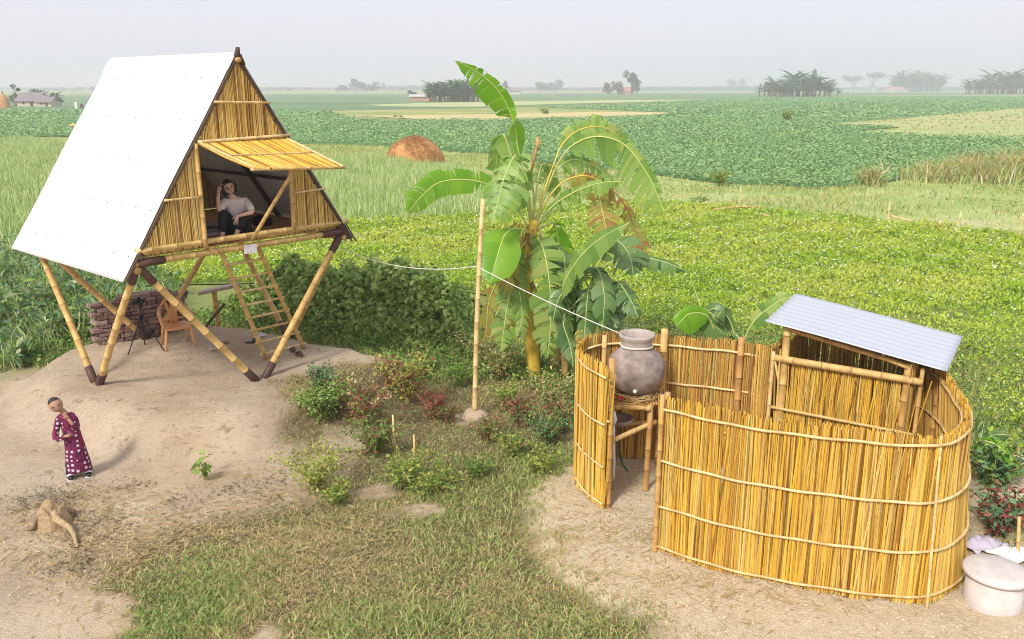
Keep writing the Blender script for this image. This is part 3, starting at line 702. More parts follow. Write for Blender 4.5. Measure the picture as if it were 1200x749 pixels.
# ------------------------------------------------------------------ people
def skin_mesh(name, joints, edges, mat, parent, sub=2, root=0):
    me = bpy.data.meshes.new(name+'_cage'); me.from_pydata([tuple(j[0]) for j in joints], edges, [])
    o = bpy.data.objects.new(name+'_cage', me); col.objects.link(o)
    sk = o.modifiers.new('skin', 'SKIN'); sk.use_smooth_shade = True
    for i, j in enumerate(joints):
        r = j[1]; r = r if hasattr(r, '__len__') else (r, r); v = me.skin_vertices[0].data[i]; v.radius = r; v.use_root = (i == root)
    o.modifiers.new('sub', 'SUBSURF').levels = sub; o.modifiers['sub'].render_levels = sub
    dg = bpy.context.evaluated_depsgraph_get(); dg.update(); e = o.evaluated_get(dg)
    m2 = bpy.data.meshes.new_from_object(e); col.objects.unlink(o); bpy.data.objects.remove(o)
    b = MB(); b.v = [tuple(v.co) for v in m2.vertices]; b.n = len(b.v); b.f = [list(p.vertices) for p in m2.polygons]
    b.mi = [0]*len(b.f); b.rnd = [.5]*len(b.f); b.node = [0.]*b.n
    return b
def merge(dst, src, mi=0):
    n = dst.n; dst.v += src.v; dst.f += [[i+n for i in f] for f in src.f]; dst.mi += [mi]*len(src.f); dst.rnd += src.rnd; dst.node += src.node; dst.n += src.n
def head_into(b, c, hgt, fwd, up_):
    """egg-shaped head with brow, nose, mouth swell, chin and ears; fwd = gaze, up_ = crown"""
    f = Vector(fwd).normalized(); u = (Vector(up_)-f*Vector(up_).dot(f)).normalized(); s = f.cross(u); c = Vector(c)
    n, m = 28, 22; vs = []; fs = []
    for i in range(m+1):
        ph = PI*i/m; z = -math.cos(ph)
        for k in range(n):
            th = 2*PI*k/n; x = math.sin(ph)*math.cos(th); y = math.sin(ph)*math.sin(th)   # x forward
            w_ = .78-.14*max(0, -z)**1.5; dpt = .86 - (.10*max(0, -z) if x < 0 else 0)
            X_ = x*dpt; Y_ = y*w_; Z_ = z
            if x > 0:
                X_ += .10*math.exp(-((z+.75)/.22)**2-(y/.3)**2)                      # chin
                X_ += .20*math.exp(-((z+.18)/.16)**2-(y/.13)**2)                     # nose tip
                X_ += .09*math.exp(-((z-.05)/.20)**2-(y/.10)**2)                     # nose bridge
                X_ -= .10*math.exp(-((z-.06)/.11)**2-((abs(y)-.36)/.16)**2)          # eye sockets
                X_ += .05*math.exp(-((z-.26)/.08)**2-((abs(y)-.30)/.22)**2)          # brow
                X_ += .06*math.exp(-((z+.45)/.08)**2-(y/.2)**2)                      # lips
            vs.append(c+(f*X_+s*Y_+u*Z_)*hgt/2)
    for i in range(m):
        for k in range(n):
            k2 = (k+1) % n; fs.append([i*n+k, i*n+k2, (i+1)*n+k2, (i+1)*n+k])
    b.add(vs, fs, 0, .5)
    for sy in (-1, 1): b.blob(c+s*sy*.74*hgt/2-f*.05*hgt/2-u*.02*hgt, (hgt*.05, hgt*.03, hgt*.10), n=8, m=6, ax=(f, s, u))
    return c, f, u, s
def face_parts(root, c, hgt, f, u, s):
    for sy in (-1, 1):
        e_ = c+f*.74*hgt/2+s*sy*.31*hgt/2+u*.07*hgt/2
        b = MB(); b.blob(e_-f*hgt*.006, (hgt*.036, hgt*.045, hgt*.026), n=10, m=8, ax=(f, s, u)); b.blob(e_+f*hgt*.020, (hgt*.016, hgt*.026, hgt*.025), n=8, m=6, mi=1, ax=(f, s, u)); b.build('eye', [M_EYE, M_BLACK], root, smooth=True)
        b = MB(); b.tube([c+f*.80*hgt/2+s*sy*.14*hgt/2+u*.25*hgt/2, c+f*.80*hgt/2+s*sy*.34*hgt/2+u*.30*hgt/2, c+f*.66*hgt/2+s*sy*.52*hgt/2+u*.24*hgt/2], hgt*.014, 6); b.build('eyebrow', M_HAIR, root, smooth=True)
    b = MB(); b.tube([c+f*.84*hgt/2+s*.20*hgt/2*t-u*(.46-.05*abs(t))*hgt/2 - f*.05*abs(t)*hgt/2 for t in (-1, -.5, 0, .5, 1)], [hgt*.010, hgt*.022, hgt*.026, hgt*.022, hgt*.010], 6); b.build('mouth', M_LIP, root, smooth=True)
def hand_into(b, wrist, d, palm, size, curl=.5, thumb=1):
    """palm plus five separate bent fingers; d = pointing direction, palm = palm normal"""
    wrist = Vector(wrist); d = Vector(d).normalized(); n = Vector(palm); n = (n-d*n.dot(d)).normalized(); s = d.cross(n)
    k = size/.18
    b.tube([wrist-d*.02*k, wrist+d*.03*k, wrist+d*.085*k, wrist+d*.095*k], [.026*k, .036*k, .040*k, .03*k], 10, flat=.55)
    for i, (off, ln) in enumerate(((-.030, .070), (-.011, .080), (.010, .075), (.029, .060))):
        p = wrist+d*.085*k+s*off*k; pts = [p]; dd = d
        for j in range(3):
            ang = curl*(j+.5)*.8; dj = (d*math.cos(ang)+n*math.sin(ang)+s*off*3).normalized(); p = p+dj*ln*k/3*1.15; pts.append(p)
        b.tube(pts, [.0095*k, .009*k, .008*k, .006*k], 7)
    p = wrist+d*.03*k-s*.03*k*thumb
    b.tube([p, p+(d*.5-s*thumb*.8+n*.2).normalized()*.035*k, p+(d*.8-s*thumb*.6+n*.4).normalized()*.065*k], [.013*k, .011*k, .008*k], 7)

# --- child standing on the bare earth, head tilted, one hand at the chin
cg = G(92, 557, 0); cz = Z(cg[0], cg[1]); RX = Vector((1, .0, 0))
vd = Vector((cg[0], cg[1], 0)).normalized(); RX = Vector((vd.y, -vd.x, 0)); FY = vd      # FY points away from the viewer
def K(x, y, z): return Vector((cg[0], cg[1], cz))+RX*x+FY*y+UP*z
kid = tag(empty('person', (cg[0], cg[1], cz)), 'small child in a long magenta printed robe standing on bare earth, hand at chin', 'person')
J = [(K(.0, 0, .55), (.075, .06)), (K(-.015, 0, .72), (.07, .055)), (K(-.045, 0, .85), (.07, .05)), (K(-.06, 0, .93), .04), (K(-.085, -.01, 1.0), .04),
     (K(-.12, 0, .87), .042), (K(-.17, .0, .74), .034), (K(-.21, -.03, .61), .028), (K(-.14, -.12, .63), .025), (K(-.09, -.13, .65), .02),
     (K(.025, 0, .88), .042), (K(.06, -.03, .78), .034), (K(.055, -.10, .70), .028), (K(.01, -.14, .82), .024), (K(-.03, -.13, .89), .02),
     (K(-.04, 0, .48), .05), (K(-.06, .0, .28), .04), (K(-.08, .01, .06), .032), (K(.045, 0, .48), .05), (K(.08, 0, .28), .04), (K(.105, .01, .06), .032)]
Eg = [(0, 1), (1, 2), (2, 3), (3, 4), (2, 5), (5, 6), (6, 7), (7, 8), (8, 9), (2, 10), (10, 11), (11, 12), (12, 13), (13, 14), (0, 15), (15, 16), (16, 17), (0, 18), (18, 19), (19, 20)]
b = skin_mesh('kid', J, Eg, M_SKIN, kid)
hc, hf, hu, hs = head_into(b, K(-.145, -.02, 1.065), .22, Vector(tuple(-FY*1.0+RX*.15-UP*.15)), Vector(tuple(UP*1.0-RX*.42)))
hand_into(b, K(-.03, -.13, .89), Vector(tuple(UP*.9-RX*.45)), FY, .105, .5, -1)
hand_into(b, K(-.09, -.13, .65), Vector(tuple(RX*1+UP*.1)), FY, .105, .4, 1)
body = b.build('body', M_SKIN, kid, smooth=True)
face_parts(kid, hc, .22, hf, hu, hs)
b = MB(); n, m_ = 24, 8; vs = []; fs = []
for i in range(m_+1):                                  # short cropped hair: a cap over the crown
    ph = math.radians(36)*i/m_
    for k in range(n):
        th = 2*PI*k/n; lim = ph*(1.0+1.6*(1-math.cos(th))/2)
        x, y, z = math.sin(lim)*math.cos(th), math.sin(lim)*math.sin(th), math.cos(lim); q = 1.015
        vs.append(hc+(hf*x*.86*q+hs*y*.78*q+hu*z*q)*.22/2)
for i in range(m_):
    for k in range(n): k2 = (k+1) % n; fs.append([i*n+k, i*n+k2, (i+1)*n+k2, (i+1)*n+k])
b.add(vs, fs); b.build('hair', M_HAIR, kid, smooth=True)
# robe: lofted folds from the shoulders to the hem, sleeves to the wrists
b = MB(); vs = []; fs = []; n = 40
prof = [(.925, -.055, .050, .05), (.90, -.052, .088, .065), (.86, -.045, .102, .08), (.78, -.028, .102, .085), (.66, -.005, .105, .09), (.55, .0, .112, .10), (.42, .006, .128, .11), (.28, .012, .142, .12), (.16, .018, .155, .13), (.10, .02, .160, .135), (.098, .02, .152, .128)]
for i, (z, x0, rx, ry) in enumerate(prof):
    for k in range(n):
        th = 2*PI*k/n; amp = max(0, (.62-z))*.045; fo = 1+amp*math.sin(th*7+z*3)*1.6+amp*math.sin(th*3+1)
        vs.append(K(x0+rx*fo*math.cos(th), ry*fo*math.sin(th)+.0, z))
for i in range(len(prof)-1):
    for k in range(n): k2 = (k+1) % n; fs.append([i*n+k, i*n+k2, (i+1)*n+k2, (i+1)*n+k])
b.add(vs, fs); robe = b.build('robe', M_ROBE, kid, smooth=True); robe.modifiers.new('s', 'SUBSURF').render_levels = 1
for pts, rad in (([K(-.09, 0, .895), K(-.135, -.005, .86), K(-.175, 0, .73), K(-.215, -.03, .61), K(-.18, -.09, .605), K(-.10, -.125, .64)], [.04, .048, .040, .044, .042, .038]),
                 ([K(-.01, 0, .90), K(.035, -.005, .875), K(.065, -.03, .78), K(.06, -.10, .70), K(.03, -.135, .76), K(.005, -.14, .80)], [.04, .048, .042, .044, .040, .036])):
    b = MB(); b.tube(pts, rad, 16, cap=False); o = b.build('sleeve', M_ROBE, kid, smooth=True); o.modifiers.new('s', 'SUBSURF').render_levels = 2
for sx, xo in ((-1, -.08), (1, .11)):
    b = MB(); b.tube([K(xo, .0, .22), K(xo, .005, .11), K(xo+sx*.005, .005, .06)], [.06, .062, .064], 12); b.build('trouser_leg', M_TROUSER, kid, smooth=True)
    b = MB(); b.blob(K(xo+sx*.012, -.05, .035), (.048, .10, .038), n=14, m=8, ax=(RX, FY, UP)); b.blob(K(xo+sx*.012, -.05, .012), (.052, .105, .014), n=14, m=6, ax=(RX, FY, UP), mi=1); b.tube([K(xo-.04+sx*.01, -.06, .06), K(xo+.0+sx*.01, -.07, .078), K(xo+.04+sx*.01, -.06, .06)], .016, 8, mi=1)
    b.build('shoe', [M_BLACK, M_WHITE], kid, smooth=True)

# --- woman sitting on the floor edge, one elbow on the knee, hand in her hair
wo = D(275, 279, H(-.05, -1.62, 0)[1]); wo = np.array(H(-.12, -1.60, FZ+.055)); WR = Vector((.934, .357, 0)); WD = Vector((-.357, .934, 0))
_r = ray(276, 280); 
def Wm(x, y, z): return Vector(wo)+WR*x+WD*y+UP*z
wom = tag(empty('person', tuple(wo)), 'woman with glasses, pale blouse and black trousers sitting in the house opening', 'person')
J = [(Wm(.10, .40, .12), (.16, .12)), (Wm(.10, .36, .30), (.125, .10)), (Wm(.08, .30, .46), (.14, .10)), (Wm(.04, .25, .60), .06), (Wm(.01, .22, .68), .05),
     (Wm(-.08, .27, .55), .06), (Wm(-.15, .14, .47), .045), (Wm(-.19, .04, .44), .038), (Wm(-.19, .05, .60), .032), (Wm(-.17, .09, .72), .024),
     (Wm(.23, .26, .54), .06), (Wm(.29, .16, .44), .045), (Wm(.31, .05, .385), .038), (Wm(.18, .0, .37), .032), (Wm(.07, -.03, .345), .025),
     (Wm(.0, .38, .12), .10), (Wm(-.07, .22, .28), .085), (Wm(-.13, .06, .40), .066), (Wm(-.15, .04, .22), .054), (Wm(-.17, .04, .06), .036), (Wm(-.18, -.08, .03), (.04, .025)),
     (Wm(.2, .38, .12), .10), (Wm(.22, .24, .25), .085), (Wm(.22, .10, .36), .066), (Wm(.12, .06, .20), .054), (Wm(.04, .02, .07), .036), (Wm(.0, -.10, .03), (.04, .025))]
Eg = [(0, 1), (1, 2), (2, 3), (3, 4), (2, 5), (5, 6), (6, 7), (7, 8), (8, 9), (2, 10), (10, 11), (11, 12), (12, 13), (13, 14), (0, 15), (15, 16), (16, 17), (17, 18), (18, 19), (19, 20), (0, 21), (21, 22), (22, 23), (23, 24), (24, 25), (25, 26)]
b = skin_mesh('woman', J, Eg, M_SKINP, wom)
hc, hf, hu, hs = head_into(b, Wm(-.01, .17, .785), .225, Vector(tuple(-WD+WR*.18-UP*.12)), Vector(tuple(UP-WR*.30)))
hand_into(b, Wm(-.17, .09, .72), Vector(tuple(UP*.9+WR*.35+WD*.2)), WR, .16, .45, 1)
hand_into(b, Wm(.07, -.03, .345), Vector(tuple(-UP*.9-WR*.25)), WD, .16, .35, 1)
for x, y in ((-.18, -.08), (0, -.10)):
    for i in range(5): b.tube([Wm(x-.03+i*.015, y-.02, .03), Wm(x-.034+i*.017, y-.06+abs(i-1)*.004, .018)], [.011, .008], 6)
b.build('body', M_SKINP, wom, smooth=True)
face_parts(wom, hc, .225, hf, hu, hs)
b = MB(); vs = []; fs = []; n, m_ = 28, 10
for i in range(m_+1):
    ph = math.radians(80)*i/m_
    for k in range(n):
        th = 2*PI*k/n; back = (1-math.cos(th))/2; lim = ph*(.62+.9*back)
        x, y, z = math.sin(lim)*math.cos(th), math.sin(lim)*math.sin(th), math.cos(lim); q = 1.12+random.uniform(-.02, .04)
        vs.append(hc+(hf*x*.88*q+hs*y*.82*q+hu*z*q)*.225/2)
for i in range(m_):
    for k in range(n): k2 = (k+1) % n; fs.append([i*n+k, i*n+k2, (i+1)*n+k2, (i+1)*n+k])
b.add(vs, fs)
for sy in (-1, 1): b.tube([hc+hs*sy*.085+hu*.05, hc+hs*sy*.10-hu*.03, hc+hs*sy*.085-hu*.12], [.03, .034, .02], 8)
b.build('hair', M_HAIR, wom, smooth=True)
b = MB()
for sy in (-1, 1):
    cc = hc+hf*.106+hs*sy*.041+hu*.006; b.tube([cc+hs*.030*math.cos(t)+hu*.021*math.sin(t) for t in np.linspace(0, 2*PI, 15)], .0035, 6, cap=False)
    b.tube([cc+hs*sy*.03, hc+hs*sy*.085+hf*.0+hu*.01], .003, 5)
b.tube([hc+hf*.108-hs*.011, hc+hf*.108+hs*.011], .003, 5); b.build('glasses', M_BLACK, wom, smooth=True)
# clothes grown round the same joints
Jc = [(Wm(.10, .40, .16), (.18, .15)), (Wm(.10, .36, .30), (.16, .13)), (Wm(.08, .30, .46), (.165, .125)), (Wm(.045, .255, .575), (.075, .07)),
      (Wm(-.085, .27, .54), .082), (Wm(-.15, .14, .475), .07), (Wm(-.185, .06, .45), .062), (Wm(.235, .26, .53), .082), (Wm(.29, .16, .45), .07), (Wm(.305, .07, .40), .062), (Wm(.27, .40, .07), (.10, .12))]
b = skin_mesh('blouse', Jc, [(0, 1), (1, 2), (2, 3), (2, 4), (4, 5), (5, 6), (2, 7), (7, 8), (8, 9), (0, 10)], M_SHIRT, wom)
b.build('blouse', M_SHIRT, wom, smooth=True)
Jt = [(Wm(.10, .38, .13), (.19, .14)), (Wm(.0, .34, .14), .12), (Wm(-.07, .21, .28), .102), (Wm(-.13, .05, .405), .082), (Wm(-.15, .035, .24), .074), (Wm(-.165, .035, .10), .066),
      (Wm(.2, .34, .14), .12), (Wm(.22, .22, .26), .102), (Wm(.22, .09, .365), .082), (Wm(.13, .05, .22), .074), (Wm(.06, .02, .11), .064)]
b = skin_mesh('trousers', Jt, [(0, 1), (1, 2), (2, 3), (3, 4), (4, 5), (0, 6), (6, 7), (7, 8), (8, 9), (9, 10)], M_TROUSER, wom)
b.build('trousers', M_TROUSER, wom, smooth=True)
o = MB(); o.box(H(-.02, -1.88, FZ-.09), (.20, .012, .12), (Uv, VV, UP), jit=.02); o = o.build('hanging_cloth', M_WHITE, base=H(-.02, -1.9, FZ-.1)); tag(o, 'small white cloth hanging below the floor beam under the woman', 'cloth')

# ================================================================== REED ENCLOSURE
FT = 1.90
BACK = [(1.10, 9.42), (.93, 9.78), (.82, 10.30), (.98, 10.72), (1.36, 10.95), (1.97, 10.88), (2.42, 10.72), (2.88, 10.56), (3.27, 10.30), (3.62, 10.85)]
enc = tag(empty('reed_fence', (3.0, 9.2, Z(3, 9.2))), 'curved golden reed screen fence bound with cane hoops, open at its left front', 'fence')
def resample(path, step):
    P = [np.array(p, float) for p in path]; n = len(P)
    pts = []
    for i in range(n-1):
        p0 = P[max(i-1, 0)]; p1 = P[i]; p2 = P[i+1]; p3 = P[min(i+2, n-1)]
        for k in range(24):
            t = k/24; pts.append(.5*((2*p1)+(-p0+p2)*t+(2*p0-5*p1+4*p2-p3)*t*t+(-p0+3*p1-3*p2+p3)*t**3))
    pts.append(P[-1]); pts = np.array(pts); d = np.r_[0, np.cumsum(np.linalg.norm(np.diff(pts, axis=0), axis=1))]
    s = np.arange(0, d[-1], step); return np.stack([np.interp(s, d, pts[:, i]) for i in range(pts.shape[1])], 1)
def sstep(a, b, x): t = min(1, max(0, (x-a)/(b-a))); return t*t*(3-2*t)
def reeds(name, path, top, mat, parent, base=None, lean=None, layers=((0, .010), (.016, .011), (-.014, .009)), slant=.10, extra=.12, jag=.035):
    P = resample(path, .01); b = MB(); n = len(P)
    T = np.gradient(P, axis=0); T /= np.linalg.norm(T, axis=1)[:, None]; Nn = np.stack([-T[:, 1], T[:, 0]], 1)
    for off, r0 in layers:
        i = 0.
        while i < n-1:
            k = int(i); p = P[k]; nn_ = Nn[k]; r = r0*random.uniform(.6, 1.35)
            z1 = (top(k/n) if callable(top) else top)+random.uniform(-jag, jag*.5)
            z0 = (Z(p[0], p[1]) if base is None else base(k/n))+random.uniform(-.02, .03)
            ln = random.gauss(0, .028)
            if random.random() < extra: ln = random.choice((-1, 1))*random.uniform(.06, slant+.08)
            t_ = T[k]; wv = random.uniform(-.010, .010)
            o_ = off+random.uniform(-.005, .005); lo_ = -.05*lean(k/n) if lean else 0; li_ = .13*lean(k/n) if lean else 0; lm_ = (lo_+li_)/2
            a = Vector((p[0]+nn_[0]*(o_+lo_), p[1]+nn_[1]*(o_+lo_), z0)); m_ = Vector((p[0]+nn_[0]*(o_+lm_)+t_[0]*(ln/2+wv), p[1]+nn_[1]*(o_+lm_)+t_[1]*(ln/2+wv), (z0+z1)/2)); c_ = Vector((p[0]+nn_[0]*(o_+li_)+t_[0]*ln, p[1]+nn_[1]*(o_+li_)+t_[1]*ln, z1))
            b.tube([a, m_, c_], [r*1.1, r, r*.7], 5, cap=False); i += r*200*.93
    return b.build(name, mat, parent)
FRONT = [FENCE_BASE[0]] + FENCE_BASE[1:]
topF = lambda t: FT+.02*math.sin(t*9) - .05*max(0, t-.62)/.38 + .03*math.sin(t*23)*.5
LF_ = lambda t: sstep(.40, .62, t)
reeds('reed_panel', FRONT, topF, M_REED, enc, lean=LF_)
reeds('reed_panel', BACK[:4], lambda t: 1.92+.03*math.sin(t*7), M_REED, enc, layers=((-.012, .010), (.004, .010)))
reeds('reed_panel', BACK[:3], lambda t: 1.90, M_REED, enc, layers=((-.024, .010),), extra=.3)
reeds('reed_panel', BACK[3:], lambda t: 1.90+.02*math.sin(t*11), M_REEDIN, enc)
# russet lining leaves on the inner face of the long front
def hoop(path, z, off, r, mat=M_CANE, parent=None, wob=.005, name='cane_hoop', tilt=lambda t: 0., lean=None):
    P = resample(path, .12); T = np.gradient(P, axis=0); T /= np.linalg.norm(T, axis=1)[:, None]; Nn = np.stack([-T[:, 1], T[:, 0]], 1)
    pts = []; nd = []
    for i, (p, n_) in enumerate(zip(P, Nn)):
        if lean: p = p+n_*lean(i/len(P))*(-.05+.18*z/1.9)
        pts.append((p[0]+n_[0]*off, p[1]+n_[1]*off, z+tilt(i/len(P))+wob*math.sin(i*1.3+z*7))); nd.append(.5 if i % 4 == 2 else 0)
    e0 = Vector(pts[0])-(Vector(pts[1])-Vector(pts[0]))*.35; pts[0] = tuple(e0)
    b = MB(); b.tube(pts, r, 7, node=nd, flat=.8); return b.build(name, mat, parent or enc, smooth=True)
for z in (.17, .66, 1.19, 1.78):
    hoop(FRONT, z, -.038, .0155, tilt=lambda t: .04*t, lean=LF_)
    hoop(BACK[:3], z+.02, .036, .013)
for z in (1.24, 1.76): hoop(BACK[3:9], z, -.04, .017); hoop(FRONT[4:], z, .045, .014, lean=lambda t: 1.); hoop(BACK[:4], z, -.03, .013)
for z in (1.2, 1.70): hoop(BACK[8:], z, -.04, .012, wob=0)
hoop(BACK[4:9], .62, -.04, .014)
# posts
def post(x, y, z1, r=.036, mat=M_BAM, dx=0, dy=0, name='post', z0=None):
    b = MB(); b.bamboo((x, y, Z(x, y)-.1 if z0 is None else z0), (x+dx, y+dy, z1), r, r*.9, .3, 12); return b.build(name, mat, enc, smooth=True)
post(1.58, 8.44, 1.94, .028); post(1.66, 8.56, 1.92, .030)
post(1.17, 9.50, 2.00, .040, M_BAM); post(1.06, 9.52, 1.93, .022, M_CANE)
post(1.16, 10.25, 2.06, .034, M_BAM, dy=.0); post(2.00, 10.76, 2.0, .050, M_BAM); post(2.93, 10.44, 1.98, .045, M_BAMO); post(3.28, 10.22, 1.86, .026, M_CANE)
post(4.10, 7.38, 1.88, .014, M_CANE, dx=-.05, dy=.10, name='binding_cane'); post(5.08, 9.6, 1.80, .035, M_BAMO); post(3.40, 7.74, 1.80, .03, M_BAMO)
b = MB(); b.tube([(3.30, 10.2, 1.75), (3.52, 10.35, .95)], .012, 6); b.build('brace_cane', M_CANE, enc, smooth=True)
# inner russet faces of the front part of the screen
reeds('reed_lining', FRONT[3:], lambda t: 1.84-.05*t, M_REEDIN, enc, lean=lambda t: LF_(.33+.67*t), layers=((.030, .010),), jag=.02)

# ------------------------------------------------------------------ privy shed inside the fence
s0, s1 = np.array([3.40, 10.22]), np.array([4.68, 9.45]); e = (s1-s0)/np.linalg.norm(s1-s0); dn = np.array([-e[1], e[0]]); SW = np.linalg.norm(s1-s0); SD = 1.05
def S(a, d, z): q = s0+e*a+dn*d; return Vector((q[0], q[1], z))
pr = tag(empty('privy_shed', (s0[0], s0[1], Z(*s0))), 'small reed privy with a sloping bluish corrugated metal roof inside the curved fence', 'shed')
zr = lambda a: 2.28-.17*a
for a, d, r in ((.03, 0, .05), (SW-.05, 0, .048), (.03, SD, .045), (SW-.03, SD, .045), (SW+.10, -.02, .026)):
    b = MB(); b.bamboo(S(a, d, Z(*S(a, d, 0)[:2])-.05), S(a, d, zr(a)-.09), r, r*.95, .32, 12); b.build('post', M_BAM, pr, smooth=True)
for z, r, m_, o_ in ((1.78, .045, M_BAM, -.055), (1.12, .020, M_CANE, -.05)):
    b = MB(); b.bamboo(S(-.08, o_, z), S(SW+.12, o_, z-.02), r, r*.95, .34, 10); b.build('front_rail', m_, pr, smooth=True)
for (a0, d0, a1, d1) in ((0, 0, 0, SD), (SW, 0, SW, SD), (0, SD, SW, SD), (0, 0, SW, 0)):
    b = MB(); b.bamboo(S(a0, d0, zr(a0)-.12), S(a1, d1, zr(a1)-.12), .03, .028, .3, 8); b.build('roof_beam', M_BAMO, pr, smooth=True)
b = MB(); b.bamboo(S(SW-.05, -.04, 1.90), S(SW-.62, .05, 2.03), .022, .02, .3, 8); b.bamboo(S(SW+.02, .2, 1.2), S(SW+.02, .75, 1.75), .02, .02, .3, 8); b.build('brace', M_BAM, pr, smooth=True)
zb = lambda t: .1
reeds('front_wall', [tuple(s0), tuple(s0+e*SW*.5), tuple(s1)], 1.77, M_REED, pr, base=zb, extra=.3, slant=.2, jag=.01)
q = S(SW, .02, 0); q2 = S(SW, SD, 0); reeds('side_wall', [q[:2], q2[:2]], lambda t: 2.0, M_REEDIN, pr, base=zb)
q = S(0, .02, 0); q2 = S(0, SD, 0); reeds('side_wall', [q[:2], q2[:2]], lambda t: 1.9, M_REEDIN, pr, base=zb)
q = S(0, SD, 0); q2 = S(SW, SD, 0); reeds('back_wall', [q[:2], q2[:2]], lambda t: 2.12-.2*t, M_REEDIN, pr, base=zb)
# roof
zc = [(-.22, -.14, 2.25), (SW+.36, -.14, 1.96), (SW+.40, SD+.38, 1.99), (-.22, SD+.40, 2.28)]
V_ = []; rows = 20; n = 72
for i in range(rows+1):
    for j in range(n+1):
        u_, v_ = i/rows, j/n
        a = (zc[0][0]*(1-u_)+zc[1][0]*u_)*(1-v_)+(zc[3][0]*(1-u_)+zc[2][0]*u_)*v_
        d = (zc[0][1]*(1-u_)+zc[1][1]*u_)*(1-v_)+(zc[3][1]*(1-u_)+zc[2][1]*u_)*v_
        z = (zc[0][2]*(1-u_)+zc[1][2]*u_)*(1-v_)+(zc[3][2]*(1-u_)+zc[2][2]*u_)*v_
        V_.append(S(a, d, z+.02*math.sin(2*PI*j/8)+.006*math.sin(u_*5)))
ii = (np.arange(rows)[:, None]*(n+1)+np.arange(n)[None, :]).ravel()
o = np_mesh('roof_sheet', V_, np.stack([ii, ii+1, ii+n+2, ii+n+1], 1), M_TINB, np.zeros(len(ii)), parent=pr, smooth=True)
mo = o.modifiers.new('thick', 'SOLIDIFY'); mo.thickness = .005

# ------------------------------------------------------------------ jar stand with its jar
jx, jy = 1.56, 10.22
stn = tag(empty('jar_stand', (jx, jy, Z(jx, jy))), 'rough bamboo stand with a straw padded top and lower shelf in the fence opening', 'stand')
tl = [(1.24, 9.95), (1.70, 9.93), (1.98, 10.42), (1.25, 10.50)]
for (x, y) in tl:
    b = MB(); b.bamboo((x, y, Z(x, y)-.05), (x+.02, y, 1.22), .036, .034, .28, 10); b.build('leg', M_BAMO, stn, smooth=True)
for i in range(4):
    p = Vector((*tl[i], 1.22)); q = Vector((*tl[(i+1) % 4], 1.22)); d = (q-p)*(.10)
    b = MB(); b.bamboo(p-d, q+d, .034, .03, .28, 10); b.build('top_bar', M_BAM, stn, smooth=True)
b = MB(); b.bamboo((1.17, 9.56, .92), (1.80, 10.02, 1.0), .032, .03, .3, 10); b.build('lower_bar', M_BAM, stn, smooth=True)
b = MB(); b.bamboo((1.2, 10.3, .84), (1.95, 10.42, .84), .026, .025, .3, 10); b.build('lower_bar', M_BAM, stn, smooth=True)
b = MB()
for i in range(22):
    x = 1.20+.035*i; b.tube([(x, 9.95, 1.262), (x+.04, 10.48, 1.262)], .016, 6)
b.build('slats', M_BAMO, stn)
b = MB()
for i in range(420):
    th = random.uniform(0, 2*PI); r = random.gauss(.25, .045); z = 1.30+random.uniform(-.02, .045); dl = random.uniform(.15, .5)
    pts = [(jx+r*math.cos(th+k*dl/2)+random.uniform(-.02, .02), jy+r*math.sin(th+k*dl/2)+random.uniform(-.02, .02), z+random.uniform(-.015, .015)) for k in range(3)]
    b.tube(pts, .0045, 4, cap=False)
b.build('straw_ring', M_STRAW, stn)
jar = tag(empty('water_jar', (jx, jy, 1.30)), 'big round grey clay water jar with a pale rim standing on the bamboo stand', 'jar')
b = MB()
JS = 1.10; body_p = [(.0, 0), (.10, .005), (.19, .045), (.27, .12), (.318, .22), (.335, .32), (.318, .41), (.27, .48), (.205, .53), (.178, .55), (.170, .57), (.155, .57), (.16, .54), (.20, .51), (.0, .4)]
b.lathe([(r_*JS, z_*JS) for r_, z_ in body_p], (jx, jy, 1.30), 44); b.build('body', M_CLAY, jar, smooth=True)
b = MB(); b.lathe([(r_*JS, z_*JS) for r_, z_ in [(.168, .568), (.176, .60), (.172, .63), (.188, .66), (.203, .69), (.208, .71), (.198, .725), (.185, .72), (.165, .68), (.150, .64), (.150, .575)]], (jx, jy, 1.30), 44); b.build('neck', M_CLAYRIM, jar, smooth=True)
b = MB(); b.tube([(jx+.196*math.cos(t), jy+.196*math.sin(t), 1.30+.645+.004*math.sin(3*t)) for t in np.linspace(0, 2*PI, 33)], .011, 6, cap=False); b.build('neck_cord', M_ROPE, jar, smooth=True)
f = Vector((0-jx, 0-jy, 0)).normalized(); c_ = Vector((jx, jy, 1.30+.14))+f*.30
b = MB(); b.tube([c_, c_+f*.03], [.028, .022], 12); b.build('tap_plug', M_PVC, jar, smooth=True)
o = MB(); o.blob((1.36, 10.02, 1.32), (.06, .04, .02), n=10, m=6, jit=.2); o = o.build('rag', M_RED, base=(1.36, 10.02, 1.3), smooth=True); tag(o, 'small red rag tucked in the straw under the clay jar', 'rag')
o = MB(); o.lathe([(0, .0), (.10, .0), (.16, .04), (.185, .09), (.175, .095), (.15, .055), (.09, .02), (0, .02)], (1.36, 10.10, .93), 30); o = o.build('bowl', M_CLAY, base=(1.36, 10.1, .93), smooth=True); tag(o, 'dark round clay bowl resting on the lower bar of the jar stand', 'bowl')
pp = tag(empty('water_pipe', (1.30, 9.86, Z(1.3, 9.86))), 'white plastic water pipe with a small tap hanging beside the bamboo gate post', 'pipe')
b = MB(); b.tube([(1.26, 9.86, 1.0), (1.28, 9.86, .5), (1.27, 9.82, .32)], .019, 10); b.build('pipe', M_PVC, pp, smooth=True)
b = MB(); b.tube([(1.25, 9.84, 1.20), (1.27, 9.83, 1.10), (1.24, 9.82, 1.02)], [.024, .030, .016], 10); b.build('tap', M_PVC, pp, smooth=True)
